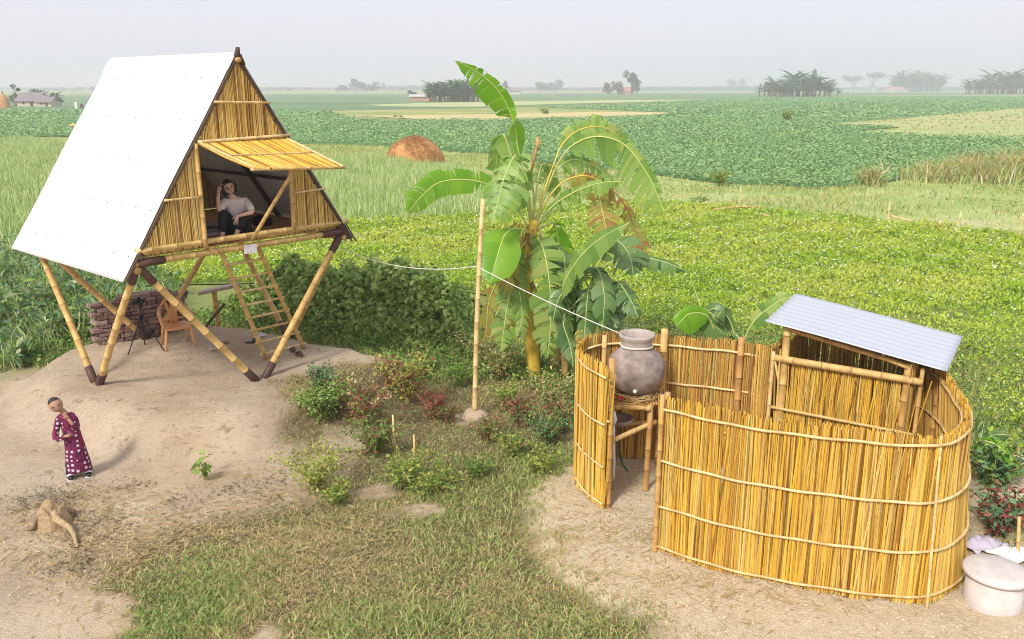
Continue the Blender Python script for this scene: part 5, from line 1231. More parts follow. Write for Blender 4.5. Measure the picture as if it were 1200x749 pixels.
FOOT = [G(*q)[:2] for q in ((60, 425), (130, 398), (200, 386), (250, 381), (330, 392), (400, 405), (470, 420), (560, 430), (640, 430), (660, 445), (600, 445), (520, 440), (470, 450), (455, 432), (420, 406), (350, 392), (250, 372), (180, 378), (60, 412))]
pl = Pile(); lo = np.array(FOOT).min(0)-.5; hi = np.array(FOOT).max(0)+.5; p = rng.uniform(lo, hi, (60000, 2)); p = p[(polydist(p[:, 0], p[:, 1], FOOT)+.3*cl(p, 3, 97) < .25) & (polydist(p[:, 0], p[:, 1], MOUND) > .15)]
k = rng.uniform(0, 1, len(p)) < .55
pl.add(blade_arrays(shift(p[k], zfield(p[k])), rng.uniform(.05, .2, k.sum()), .008, .6), 2, mi=0); q = p[~k]; pl.add(leaf_arrays(shift(q, zfield(q)+rng.uniform(.02, .2, len(q))), rng.uniform(.04, .11, len(q)), .6, .5), mi=1)
V, F, R, M = pl.arr(); stuff('foot_weeds', V, F, [LF_GRASS, LF_WEED], R, mi=M)
# --- clods, straw litter on the earth
def clods(name, P, r):
    n = len(P); th = np.array([[1, 0, 0], [0, 1, 0], [-1, 0, 0], [0, -1, 0], [0, 0, .8], [0, 0, -.4]])
    V = P[:, None, :]+th[None]*r[:, None, None]*rng.uniform(.6, 1.3, (n, 6, 1)); F3 = np.array([[0, 1, 4, 4], [1, 2, 4, 4], [2, 3, 4, 4], [3, 0, 4, 4]])
    F = np.array([[0, 1, 4], [1, 2, 4], [2, 3, 4], [3, 0, 4]]); F = (np.arange(n)[:, None, None]*6+F[None]).reshape(-1, 3)
    o = np_mesh(name, V.reshape(-1, 3), F, M_CLOD, np.repeat(rng.uniform(0, 1, n), 4)); tag(o, kind='stuff')
p = pts_in(PADPOLY[:9]+PADPOLY[9:], 14000); dpad = polydist(p[:, 0], p[:, 1], np.array(PADPOLY)); p = p[dpad < -.05]
p = p[(p[:, 1] > 6.2)]; clods('soil_clods', shift(p, zfield(p)), np.clip(rng.lognormal(-4.8, .5, len(p)), .004, .024))
p = pts_in(np.array([(-9.5, 7), (-1.5, 7), (-1.5, 16), (-9.5, 15)]), 5200); clods('soil_crumbs', shift(p, zfield(p)), np.clip(rng.lognormal(-4.9, .5, len(p)), .003, .022))
# straw litter: flat blades lying about
def litter(centres, name):
    P = []
    for px, py, rx, ry, n_ in centres:
        g = G(px, py); P.append(rng.normal(size=(n_, 2))*np.array([rx, ry])+g[:2])
    P = np.concatenate(P); n = len(P); d = rng.normal(size=(n, 3)); d[:, 2] *= .12; d = unit(d)
    V, F = leaf_arrays(shift(P, zfield(P)+.012), rng.uniform(.04, .14, n), .10, 3.0, .0, d); o = np_mesh(name, V, F, [LF_DRY], rng.uniform(0, 1, n)); tag(o, kind='stuff')
litter([(60, 600, .45, .35, 900), (110, 640, .5, .4, 900), (150, 590, .6, .25, 400), (200, 620, .8, .3, 900), (330, 585, .5, .25, 500), (290, 560, .4, .15, 160), (120, 660, .7, .4, 900), (250, 640, 1.2, .5, 2200), (370, 570, .5, .3, 500),
        (760, 640, .5, .25, 500), (860, 700, .9, .3, 700), (700, 620, .3, .4, 350), (620, 460, .5, .4, 900), (560, 440, .5, .3, 500), (655, 450, .3, .3, 500), (480, 600, .8, .5, 1200), (600, 700, 1.2, .7, 2200), (400, 700, 1.2, .6, 2200), (350, 660, .8, .6, 1200)], 'straw_litter')
litter([(150, 480, 1.6, .8, 220), (300, 520, 1.2, .6, 260), (250, 440, 1.4, .6, 120), (90, 540, .8, .6, 160)], 'straw_bits')
# brown clods of dead weed round the stump
pl = Pile()
for px, py, r, n_ in ((75, 585, .24, 700), (100, 625, .25, 500), (95, 660, .22, 500), (35, 590, .2, 300), (150, 572, .14, 160), (240, 588, .2, 120), (300, 572, .16, 110), (170, 650, .3, 300), (330, 560, .10, 60), (270, 575, .12, 80), (200, 590, .12, 90), (130, 610, .16, 160), (395, 545, .14, 120), (310, 590, .2, 160), (230, 620, .3, 260), (360, 600, .25, 260), (180, 690, .25, 220)):
    n_ = int(n_*.6); g = G(px, py); q = rng.normal(size=(n_, 2))*r+g[:2]; pl.add(leaf_arrays(shift(q, zfield(q)+rng.uniform(0, .06, len(q))), rng.uniform(.02, .07, len(q)), .35, .8))
m = plain('dead_weed', [(.16, .13, .09), (.26, .20, .13), (.20, .19, .10), (.34, .26, .17)], .9, 10, .3, bs=0)
V, F, R, M = pl.arr(); stuff('dead_weeds', V, F, m, R)

# --- hedge of climbing beans beside the house
hp = np.array([G(*q)[:2] for q in ((246, 372), (300, 383), (360, 392), (420, 404), (480, 414), (552, 420), (556, 400))]+[(-.5, 18.6), (-2.2, 19.6), (-5.2, 20.4), (-6.9, 19.2)])
hed = tag(empty('bean_hedge', tuple(np.r_[hp.mean(0), 0])), 'dense dark green hedge of climbing bean vines between the house ladder and the bamboo pole', 'hedge')
def hedge_h(x, y):
    d = -polydist(x, y, hp); return np.clip(d/.9, 0, 1)**.5*(1.08+.36*wav(x, y, 1.6, 91)+.40*wav(x, y, 4.2, 92))*np.clip((x+8.2)/3.2, .35, 1.02)*np.where(x > -1.6, np.clip(1-.55*(x+1.6)/1.4, .3, 1), 1)
gx, gy = np.meshgrid(np.linspace(-8, 0, 90), np.linspace(14.5, 20.6, 70)); gz = np.maximum(hedge_h(gx, gy)*.70-.22, -.3)
ii = (np.arange(69)[:, None]*90+np.arange(89)[None, :]).ravel(); F = np.stack([ii, ii+1, ii+91, ii+90], 1)
np_mesh('vine_mass', np.stack([gx.ravel(), gy.ravel(), gz.ravel()], 1), F, LF_HEDGE, rng.uniform(0, .4, len(F)), parent=hed, smooth=True)
p = pts_in(hp, 80000); hh = hedge_h(p[:, 0], p[:, 1]); zz = hh*(1-rng.uniform(0, 1, len(p))**2.0*.6)+rng.normal(0, .09, len(p))
fr = -polydist(p[:, 0], p[:, 1], hp); zz = np.where(fr < .5, hh*rng.uniform(0.05, 1.1, len(p)), zz)
clump = sm(-.8, .1, wav(p[:, 0]*1., p[:, 1]+zz*2, 3.4, 93)); kk = rng.uniform(0, 1, len(p)) < .3+.7*clump; p = p[kk]; zz = zz[kk]
pl = Pile(); pl.add(leaf_arrays(shift(p, zz+zfield(p)*.3), rng.uniform(.06, .18, len(p)), .8, .15, .12)); pl.obj('foliage', LF_HEDGE, hed)
b = MB()
for q in pts_in(hp, 400)[:40]:
    z0 = float(hedge_h(np.array([q[0]]), np.array([q[1]]))[0]); a_ = random.uniform(0, 6.28)
    b = MB(); b.tube([(q[0], q[1], 0), (q[0]+.12*math.cos(a_), q[1]+.12*math.sin(a_), z0+.10), (q[0]+.3*math.cos(a_), q[1]+.3*math.sin(a_), z0+random.uniform(.0, .22))], .007, 4); b.build('tendril', LF_WEED, hed)

# --- individual weeds, shrubs, seedlings
def plant(name, x, y, h, r, n, leaf, mats, label, cat='weed', group=None, stems=5, leafmix=None, asp=.45, up=.5, base_h=.1, stem_mat=None):
    near_ = name in ('shrub', 'amaranth', 'weed') and y < 18
    if near_: h *= 1.28; r *= 1.6; n = int(n*2.8); leaf *= 1.1; stems = int(stems*1.5)
    z = Z(x, y); root = tag(empty(name, (x, y, z)), label, cat, group)
    b = MB(); tips = []
    for i in range(stems):
        th = random.uniform(0, 2*PI); q = random.uniform(.2, 1)*r; t = Vector((x+q*math.cos(th), y+q*math.sin(th), z+h*random.uniform(.7, 1.05)))
        m_ = Vector((x+q*.4*math.cos(th), y+q*.4*math.sin(th), z+h*.5)); b.tube([(x, y, z-.01), m_, t], [max(.004, h*.016), max(.003, h*.012), .002], 5); tips.append((m_, t))
    b.build('stem', stem_mat or M_STRAW, root)
    P = []; DD = []
    for i in range(n):
        m_, t = random.choice(tips); s_ = random.random()**.8
        base_ = Vector((x, y, z)).lerp(m_, s_*2) if s_ < .5 else m_.lerp(t, (s_-.5)*2)
        if s_ < base_h: base_ = t
        o_ = Vector((random.gauss(0, 1), random.gauss(0, 1), random.gauss(.2, .6))).normalized(); P.append(base_+o_*(r*.30*random.random()+leaf*.4)); DD.append(tuple(o_))
    P = np.array([tuple(q) for q in P]); P[:, 2] = np.maximum(P[:, 2], z+.01)
    pl = Pile(); mats = mats if isinstance(mats, list) else [mats]; k = rng.integers(0, len(mats), len(P)) if leafmix is None else rng.choice(len(mats), len(P), p=leafmix)
    for mi in range(len(mats)):
        s_ = k == mi
        if s_.sum(): pl.add(leaf_arrays(P[s_], leaf*rng.uniform(.6, 1.35, s_.sum()), asp, up, .12, np.array(DD)[s_]), mi=mi)
    pl.obj('foliage', mats, root); return root
def at(px, py, z=0): g = G(px, py, z); return g[0], g[1]
plant('eggplant_seedling', *at(240, 562), .33, .20, 42, .11, [LF_WEED, LF_HEDGE], 'small broad-leaved seedling alone on the bare earth right of the child', 'seedling', asp=.6)
plant('shrub', *at(378, 500, .1), .42, .34, 900, .055, [LF_WEED, LF_HEDGE], 'dense dark green bush at the right edge of the earth mound', 'bush', stems=14)
plant('shrub', *at(377, 478, .25), .42, .17, 150, .06, [LF_BLUE], 'pale bluish sprig standing behind the dense dark green bush', 'bush', stems=5)
plant('shrub', *at(372, 575), .45, .36, 460, .05, [LF_WEEDY, LF_WEED], 'yellow green straggly bush on bare earth below the dark green bush', 'bush', stems=12, leafmix=[.75, .25])
plant('shrub', *at(395, 590), .25, .22, 160, .05, [LF_WEEDY, LF_WEED], 'low yellow green sprig right beside the straggly yellow green bush', 'bush', stems=6)
plant('amaranth', *at(425, 505), .50, .32, 430, .06, [LF_RED, LF_WEED, LF_DRY], 'reddish amaranth bush touching the dark green bush on its right', 'amaranth', stems=12)
plant('amaranth', *at(478, 480), .62, .36, 520, .065, [LF_WEEDY, LF_RED, LF_WEED], 'tall yellow and red amaranth above the two white stakes', 'amaranth', stems=14, leafmix=[.55, .3, .15])
plant('amaranth', *at(440, 535), .40, .34, 420, .055, [LF_WEED, LF_RED], 'green amaranth with few red leaves left of the white stakes', 'amaranth', stems=12, leafmix=[.8, .2])
plant('amaranth', *at(510, 492), .34, .22, 240, .05, [LF_RED], 'small crimson amaranth right of the tall yellow and red one', 'amaranth', stems=8)
plant('amaranth', *at(455, 470, .1), .42, .22, 180, .05, [LF_RED, LF_DRY], 'thin russet amaranth at the far edge of the weeds by the mound', 'amaranth', stems=8)
plant('weed', *at(475, 570), .32, .30, 420, .05, [LF_WEEDY, LF_WEED], 'yellow green weed growing around the foot of the two stakes', 'weed', stems=12)
plant('weed', *at(512, 575), .24, .30, 320, .05, [LF_WEED, LF_WEEDY], 'low leafy weed just right of the shorter stake', 'weed', stems=10)
plant('amaranth', *at(530, 495), .22, .20, 160, .045, [LF_RED, LF_WEED], 'low wine red amaranth left of the heap at the pole foot', 'amaranth', stems=7)
wk = [(590, 478, .34, [LF_WEED, LF_WEEDY], 'leafy weed right of the bamboo pole foot'), (615, 500, .38, [LF_WEED, LF_RED], 'weed with red stems between the pole and the fence'), (640, 520, .36, [LF_WEED, LF_BLUE], 'bluish weed close to the outer left side of the fence'),
      (650, 480, .42, [LF_WEED, LF_DRY], 'half dry weed between the banana trunk and the fence'), (600, 535, .26, [LF_WEEDY, LF_WEED], 'pale low weed in the middle of the grass below the pole'), (572, 515, .24, [LF_RED, LF_WEED], 'small red weed just below the pole heap'),
      (560, 560, .2, [LF_WEED], 'short green weed in the grass below the small red one'), (632, 556, .3, [LF_WEED, LF_WEEDY], 'weed at the edge of the sandy ground by the fence'), (540, 455, .3, [LF_WEED], 'round green weed between the hedge foot and the pole'), (585, 445, .42, [LF_WEED, LF_DRY], 'dry tipped weed left of the banana trunk foot'),
      (606, 432, .5, [LF_WEED, LF_HEDGE], 'taller leafy weed behind the banana trunk foot, left side'), (655, 440, .5, [LF_HEDGE, LF_DRY], 'dark weed tangle behind the cut banana stump'), (500, 440, .3, [LF_WEED], 'green weed at the foot of the hedge'), (565, 425, .5, [LF_WEED, LF_DRY], 'leafy weed behind the pole at the right end of the hedge'),
      (655, 505, .34, [LF_RED, LF_WEED], 'dark red weed leaning on the outer left side of the fence'), (1165, 640, .34, [LF_BLUE, LF_RED], 'bluish plant with purple leaves hugging the right side of the fence'), (1160, 600, .4, [LF_BLUE, LF_WEED], 'blue green plant on the spoil heap right of the fence')]
for px, py, h, mm, lab in wk: plant('weed', *at(px, py), h, h*.75, int(700*h), .055 if px < 1100 else .09, mm, lab, 'weed', stems=9)
# broad leaves at the left behind the mound
for i, (px, py, h, lab) in enumerate(((18, 395, .85, 'leafy taro clump at the left picture edge behind the mound'), (55, 372, .9, 'taro clump left of the leftmost stilt'), (95, 360, .8, 'taro clump seen right behind the leftmost stilt'), (75, 400, .55, 'low taro clump at the back rim of the mound'), (30, 428, .4, 'low dry taro clump at the left end of the mound'), (130, 330, .8, 'taro clump above the brick stack, under the roof edge'))):
    plant('taro_plant', *at(px, py), h, h*.6, 90, .26, [LF_WEED, LF_BLUE, LF_TALL], lab, 'plant', stems=9, asp=.35, up=.2)
plant('shrub', *at(845, 219), .75, .65, 500, .16, [LF_WEED, LF_WEEDY], 'round green bush at the near edge of the potato field', 'bush', stems=10)
plant('shrub', *at(921, 143), 1.6, 1.1, 260, .45, [LF_WEEDY, LF_WEED], 'small lone pale bush far out in the dark green field', 'bush', stems=8)
plant('shrub', *at(822, 245), .55, .55, 220, .12, [LF_WEED, LF_HEDGE], 'dark low bush at the left end of the fallen fence sticks', 'bush', stems=8)
plant('shrub', *at(640, 134), 1.2, 1.5, 200, .5, [LF_HEDGE], 'dark green low bush on the pale strip behind the upright banana leaf', 'bush', stems=8)
plant('tree_seedling', *at(1180, 555), .4, .3, 120, .09, [LF_WEED, LF_PEA], 'leafy seedling behind the spoil heap at the right edge', 'seedling', stems=7)
# dry grass bushes at the right edge of the potato field
def dryclump(px, py, h, r, n, lab, mat=LF_DRY):
    g = G(px, py); root = tag(empty('dry_grass_clump', (g[0], g[1], 0)), lab, 'dry grass'); q = rng.normal(size=(n, 2))*r*.5+g[:2]
    pl = Pile(); q1 = q[:n//3]; q2 = q[n//3:]; pl.add(blade_arrays(shift(q1, .05+0*q1[:, 0]), h*rng.uniform(.4, 1.1, len(q1)), .03, .8), 2, mi=0); pl.add(blade_arrays(shift(q2, .05+0*q2[:, 0]), h*rng.uniform(.2, .9, len(q2)), .03, .6), 2, mi=1); k = n//2; q = q[:k]
    pl.add(leaf_arrays(shift(q, rng.uniform(.1, h*.7, k)), rng.uniform(.15, .4, k), .3, .3), mi=2); pl.obj('blades', [mat, LF_TALL, LF_WEEDY], root)
dryclump(1185, 212, 1.9, 2.6, 1500, 'tall dry grass clump at the right picture edge by the dark green field')
dryclump(1140, 212, 1.5, 2.4, 1200, 'dry and green grass clump left of the tallest one at the right edge')
dryclump(1105, 213, 1.1, 2.0, 700, 'lowest of the dry grass clumps at the right corner of the dark green field')
dryclump(1240, 205, 2.0, 2.8, 900, 'dry grass clump reaching out of the picture on the right')
dryclump(1018, 219, 1.3, .55, 260, 'lone straw coloured tuft standing at the near edge of the dark green field')
# --- sticks of a broken fence along the far side of the pea field
def stick(px, py, h, lab, lean=(0, 0), r=.035, grp=None):
    g = G(px, py); o = MB(); o.bamboo((g[0], g[1], -.1), (g[0]+lean[0], g[1]+lean[1], h), r, r*.8, .35, 8); o = o.build('fence_stake', M_CANE, base=(g[0], g[1], 0), smooth=True); tag(o, lab, 'stake', grp)
stick(866, 248, 1.05, 'thin upright stake at the far left end of the broken field fence')
stick(1040, 262, .85, 'upright stake at the left end of the fallen rail in the middle'); stick(1120, 272, .75, 'leaning pale stake at the right end of the fallen rail', (.1, 0), .05)
stick(1110, 274, .45, 'short broken stake beside the leaning pale one', (-.35, 0)); stick(1194, 282, .95, 'white topped stake at the right picture edge beyond the pea field')
for (a, b_, lab) in (((836, 246), (895, 243), 'fallen cane lying on the left part of the broken fence'), ((870, 240), (900, 252), 'split cane fallen towards the viewer near the left stake'), ((1040, 252), (1118, 266), 'long fallen rail between the two middle stakes'), ((878, 250), (902, 254), 'short cane lying right of the left stake')):
    p, q = G(*a, .28), G(*b_, .22); o = MB(); o.bamboo(p, q, .04, .035, .4, 8, bend=.08); o = o.build('fallen_cane', M_CANE, base=p, smooth=True); tag(o, lab, 'cane')
for px, py, h, lab in ((463, 534, .62, 'taller of two thin pale stakes among the weeds'), (487, 549, .50, 'shorter of two thin pale stakes among the weeds')):
    g = G(px, py); o = MB(); o.tube([(g[0], g[1], -.05), (g[0]-.01, g[1], h)], [.017, .015], 8); o = o.build('stake', M_CANE, base=(g[0], g[1], 0), smooth=True); tag(o, lab, 'stake')
# --- tree stump with roots
sg = G(62, 612); sx_, sy_ = sg[0], sg[1]
stp = tag(empty('tree_stump', (sx_, sy_, 0)), 'weathered tree stump with splayed roots on the bare earth below the child', 'stump')
b = MB(); n = 22; prof = [(.23, -.05), (.20, .04), (.17, .10), (.155, .15), (.145, .20), (.12, .17), (.07, .10), (0, .08)]
vs = []; fs = []
for i, (r, z) in enumerate(prof):
    for k in range(n):
        th = 2*PI*k/n; q = r*(1+.07*math.sin(th*5+1)+.05*math.sin(th*9)+random.uniform(-.03, .03)); vs.append((sx_+q*math.cos(th), sy_+q*math.sin(th), Z(sx_, sy_)+z+((.045*math.sin(th*3+1)+random.uniform(-.03, .03)) if 2 < i < 7 else 0)))
for i in range(len(prof)-1):
    for k in range(n): k2 = (k+1) % n; fs.append([i*n+k, i*n+k2, (i+1)*n+k2, (i+1)*n+k])
b.add(vs, fs, rnd=.2); b.build('trunk', M_ROOT, stp, smooth=True)
for ang, ln, r in ((-.75, .60, .050), (-2.3, .05, .05), (.5, .08, .04)):
    d = Vector((math.cos(ang), math.sin(ang), 0)); s_ = Vector((-d.y, d.x, 0)); P_ = [Vector((sx_, sy_, .15))+d*.08, Vector((sx_, sy_, .10))+d*.20, Vector((sx_, sy_, .05))+d*(.22+ln*.4)+s_*.05, Vector((sx_, sy_, .0))+d*(.22+ln)-s_*.03]
    b = MB(); b.tube([tuple(q) for q in crom(P_, 9)], list(np.linspace(r*1.2, r*.35, 10)), 8); b.build('root', M_ROOT, stp, smooth=True)

# --- haystack
hg = G(486, 192); hx, hy = hg[0], hg[1]
hs_ = tag(empty('haystack', (hx, hy, 0)), 'rounded orange haystack standing on the dry pasture beyond the tall grass', 'haystack')
b = MB(); n = 48; prof = [(2.05, -.05), (2.0, .25), (1.82, .7), (1.5, 1.15), (1.05, 1.5), (.55, 1.72), (.15, 1.8), (0, 1.8)]
vs = []; fs = []
for i, (r, z) in enumerate(prof):
    for k in range(n):
        th = 2*PI*k/n; q = r*(1+.05*math.sin(th*3+i*.7)+.035*math.sin(th*7+i)+random.uniform(-.03, .03)); vs.append((hx+q*math.cos(th), hy+q*math.sin(th), z*(1+random.uniform(-.03, .03))))
for i in range(len(prof)-1):
    for k in range(n): k2 = (k+1) % n; fs.append([i*n+k, i*n+k2, (i+1)*n+k2, (i+1)*n+k])
b.add(vs, fs, rnd=.4); b.build('heap', M_HAY, hs_, smooth=True)
n_ = 9000; ph = rng.uniform(0, 2*PI, n_); t = rng.uniform(0, 1, n_)**.8; rr = np.interp(t, np.linspace(0, 1, 8), [q[0] for q in prof])+rng.uniform(-.03, .07, n_); zz = np.interp(t, np.linspace(0, 1, 8), [q[1] for q in prof])
P = np.c_[hx+rr*np.cos(ph), hy+rr*np.sin(ph), np.maximum(zz, .02)]; d_ = np.c_[np.cos(ph)*.6, np.sin(ph)*.6, -np.ones(n_)]+rng.normal(size=(n_, 3))*.5
pl = Pile(); pl.add(leaf_arrays(P, rng.uniform(.12, .4, n_), .10, .3, .02, d_)); pl.obj('straw', M_HAY, hs_)

# ================================================================== FAR THINGS
def far_tree(px, py, hpx, wpx, mat, label, cat='tree', group=None, n=900, trunk=.25, blobs=6, name='tree', flat=1.):
    g = G(px, py); d = g[1]; s_ = d/1000*1.035; h = hpx*s_; r = wpx*s_/2
    root = tag(empty(name, (g[0], g[1], 0)), label, cat, group)
    b = MB(); b.tube([(g[0], g[1], -.2), (g[0]+.02*h, g[1], h*.35), (g[0]-.01*h, g[1], h*.7)], [h*.03, h*.022, h*.012], 8)
    for k in range(4): th = k*1.6+.3; b.tube([(g[0], g[1], h*.3), (g[0]+r*.5*math.cos(th), g[1]+r*.4*math.sin(th), h*.65)], [h*.014, h*.006], 5)
    b.build('trunk', M_DARKWOOD, root)
    P = []
    for k in range(blobs):
        th = random.uniform(0, 6.28); q = random.uniform(.1, .75)*r; bc = np.array([g[0]+q*math.cos(th), g[1]+q*math.sin(th)*.8, h*random.uniform(trunk+.02, .80)]); br = r*random.uniform(.32, .55)
        v = unit(rng.normal(size=(n//blobs, 3)))*(rng.uniform(0, 1, (n//blobs, 1))**.33)*br; v[:, 2] *= min(1., h*.28/br)*flat; P.append(bc+v)
    P = np.concatenate(P); P[:, 2] = np.clip(P[:, 2], .1, h)
    pl = Pile(); pl.add(leaf_arrays(P, s_*2.1*rng.uniform(.6, 1.4, len(P)), .75, .4, .12)); pl.obj('crown', mat, root); return root
# one palm / banana of each kind, then copies
def palm_proto(h, mat, fronds, fl, name='banana_tree'):
    root = empty(name, (0, 0, 0)); b = MB(); b.tube([(0, 0, -.1), (.03*h, 0, h*.35), (0, 0, h*.64)], [h*.035, h*.028, h*.02], 8); b.build('trunk', M_SHEATH, root, smooth=True)
    V = []; b = MB()
    for k in range(fronds):
        th = 2*PI*k/fronds+random.uniform(-.3, .3); up = random.uniform(.55, 1.35); L_ = fl*h*random.uniform(.7, 1.1); hb_ = h*random.choice((.62, .5, .36, .25)); d = Vector((math.cos(th), math.sin(th), 0)); s_ = Vector((-d.y, d.x, 0))
        pts = [Vector((0, 0, hb_))+d*(L_*t*math.cos(up*(1-t)))+UP*(L_*(math.sin(up)*t*1.1-.55*t*t*(1.3-up*.5))) for t in np.linspace(0, 1, 6)]
        wds = [.02, .10, .14, .13, .09, .01]; vs = []; fs = []
        for p_, w_ in zip(pts, wds): vs += [p_+s_*w_*L_-UP*w_*L_*.45, p_, p_-s_*w_*L_-UP*w_*L_*.45]
        for i in range(5): fs += [[i*3, i*3+1, i*3+4, i*3+3], [i*3+1, i*3+2, i*3+5, i*3+4]]
        b.add(vs, fs)
    b.build('crown', mat, root); return root
protos = [palm_proto(4.6, LF_PALM, 20, .42), palm_proto(5.4, LF_PALM, 22, .40), palm_proto(4.0, LF_REDT, 18, .45)]
used = [False]*3
SLICE = ['leftmost part:', 'left of centre:', 'middle:', 'right of centre:', 'rightmost part:']; SLICE2 = ['left end', 'left of centre', 'middle', 'right of centre', 'right end']
def grove(px0, px1, py, hpx, n, label, grp, depth=12, kinds=(0, 1), prof=None, red=()):
    g0, g1 = G(px0, py), G(px1, py); d = g0[1]; s_ = d/1000*1.035
    for i in range(n):
        u_ = random.random(); k = random.choice(kinds if i not in red else (2,))
        hh_ = hpx*s_*random.uniform(.55, 1.0)*(prof(u_) if prof else 1)
        o = protos[k] if not used[k] else copy_tree(protos[k]); used[k] = True
        o.location = (g0[0]+(g1[0]-g0[0])*u_, d+random.uniform(0, depth), 0); s2 = hh_/(4.6, 5.4, 4.0)[k]; o.scale = (s2*1.25, s2*1.25, s2); o.rotation_euler = (0, 0, random.uniform(0, 6.28))
        tag(o, label if n < 9 else SLICE[min(4, int(u_*5))]+' '+label, 'banana tree', grp+('' if n < 9 else ', '+SLICE2[min(4, int(u_*5))]))
bell = lambda u: .55+.5*math.sin(PI*min(1, max(0, u)))
grove(501, 560, 119.5, 31, 60, 'dark tree in the dense grove left of the upright banana leaf', 'banana trees of the grove behind the haystack', prof=lambda u: .8+.25*math.sin(PI*u))
grove(897, 988, 113.5, 33, 46, 'tree of the big far grove above the dark green field', 'banana trees of the big far grove', 30, prof=bell)
grove(1055, 1105, 107.5, 26, 30, 'tree of the grove behind the far red roofed hut', 'banana trees by the red roofed hut', 40)
grove(1158, 1230, 110.5, 31, 42, 'tree of the far grove at the right picture edge', 'banana trees at the right edge', 40, prof=lambda u: .75+.3*min(1, u*2))
grove(8, 22, 124.5, 22, 3, 'thin banana tree standing left of the pale far hut', 'banana trees left of the pale hut', 4)
grove(58, 70, 125, 20, 4, 'thin banana tree standing right of the pale far hut', 'banana trees right of the pale hut', 4)
grove(893, 930, 114, 21, 10, 'brownish tree at the left foot of the big far grove', 'brown banana trees of the far grove', 6, kinds=(2,))
ft = far_tree
ft(20, 124, 26, 12, LF_TREE, 'slim dark tree behind the banana trees left of the pale far hut', n=260)
ft(44, 122, 22, 34, LF_TREE, 'green tree standing just behind the roof of the pale far hut', n=500)
ft(402, 107.5, 7, 20, LF_TREE, 'low hazy tree left of the rounded hazy one right of the house', n=300)
ft(430, 108, 14, 34, LF_TREE, 'rounded hazy blue tree on the skyline right of the bamboo house', n=600)
ft(416, 108, 17, 8, LF_TREE, 'slim hazy palm like tree on the skyline right of the bamboo house', n=120)
ft(484, 115, 8, 14, LF_TREE, 'small round tree at the left end of the long low red hut', n=250)
ft(565, 117, 9, 26, LF_TREE, 'low tree row end right of the grove behind the upright leaf', n=250)
ft(593, 110, 17, 8, LF_TREE, 'small tree beside the far hut right of the upright banana leaf', n=160)
ft(632, 107.5, 10, 24, LF_TREE, 'left one of two rounded hazy trees above the banana plant', n=400)
ft(650, 107.5, 13, 22, LF_TREE, 'right one of two rounded hazy trees above the banana plant', n=400)
ft(740, 111, 27, 18, LF_TREE, 'tallest dark round tree beside the far reddish hut', n=600, trunk=.45)
ft(746, 111, 16, 16, LF_TREE, 'dark tree leaning on the right side of the tallest far tree', n=350)
ft(713, 111, 15, 17, LF_REDT, 'greyish bare tree left of the far reddish hut', n=350)
ft(724, 111, 14, 16, LF_REDT, 'greyish brown tree behind the far reddish hut', n=350)
ft(857, 105.5, 11, 16, LF_TREE, 'left half of the far rounded tree pair on the skyline', n=350)
ft(872, 105.5, 12, 16, LF_TREE, 'right half of the far rounded tree pair on the skyline', n=350)
ft(1000, 106.5, 18, 28, LF_TREE, 'hazy umbrella tree behind the right end of the big far grove', n=380, trunk=.6, flat=.5)
ft(1022, 106.5, 22, 30, LF_TREE, 'taller hazy umbrella tree between the two right groves', n=400, trunk=.6, flat=.5)
ft(1098, 107.5, 13, 18, LF_REDT, 'pale russet tree at the right end of the hut grove', n=250)
for px, py in ((1130, 105.6), (690, 106.2), (795, 105.8), (340, 107), (360, 106.5), (470, 107)):
    ft(px, py, 3, 7, LF_TREE, 'tiny hazy tree dot on the far plain', n=60, blobs=2, group='tiny far trees', name='far_tree')
# distant tree line
p = np.c_[rng.uniform(-1500, 1500, 26000), rng.uniform(1500, 2300, 26000)]; band = wav(p[:, 0], p[:, 1]*0, .012, 95)
p = p[band > -.25]; band = band[band > -.25]; P = shift(p, rng.uniform(0, 1, len(p))*(5+4*band)); V, F = leaf_arrays(P, 6, .8, .2); stuff('far_treeline', V, F, LF_TREE, rng.uniform(0, 1, len(F)))
# scattered crops rows far out
# huts
def hut(px, py, wpx, hpx, roofpx, wall, roof, label, depth=6, door=True, lab_cat='hut'):
    g = G(px, py); s_ = g[1]/1000*1.035; w_, h_, rh = wpx*s_, hpx*s_, roofpx*s_; x, y = g[0], g[1]
    root = tag(empty('hut', (x, y, 0)), label, lab_cat)
    b = MB(); b.box((x, y+depth/2, h_/2-.1), (w_, depth, h_+.2)); 
    b.add([(x-w_/2, y+.0, h_), (x-w_/2, y+depth, h_), (x-w_/2, y+depth/2, h_+rh*.85)], [[0, 1, 2]]); b.add([(x+w_/2, y+.0, h_), (x+w_/2, y+depth, h_), (x+w_/2, y+depth/2, h_+rh*.85)], [[0, 2, 1]]); b.build('wall', wall, root)
    b = MB(); o_ = .5; z0 = h_-.12*rh
    for sgn, ya in ((1, -o_), (-1, depth+o_)):
        q = [(x-w_/2-o_, y+ya, z0), (x+w_/2+o_, y+ya, z0), (x+w_/2+o_*.6, y+depth/2, h_+rh), (x-w_/2-o_*.6, y+depth/2, h_+rh)]; b.add(q+[(a, c, d_-.18) for a, c, d_ in q], [[0, 1, 2, 3][::sgn], [7, 6, 5, 4][::sgn], [0, 4, 5, 1], [1, 5, 6, 2], [3, 7, 4, 0]])
    b.build('roof', roof, root)
    if door:
        b = MB(); b.box((x+w_*.18, y-.03, h_*.40), (w_*.13, .08, h_*.8)); b.build('door', M_DARKWOOD, root)
        b = MB(); b.box((x-w_*.2, y-.03, h_*.55), (w_*.10, .08, h_*.35)); b.build('window', M_DARKWOOD, root)
    return root
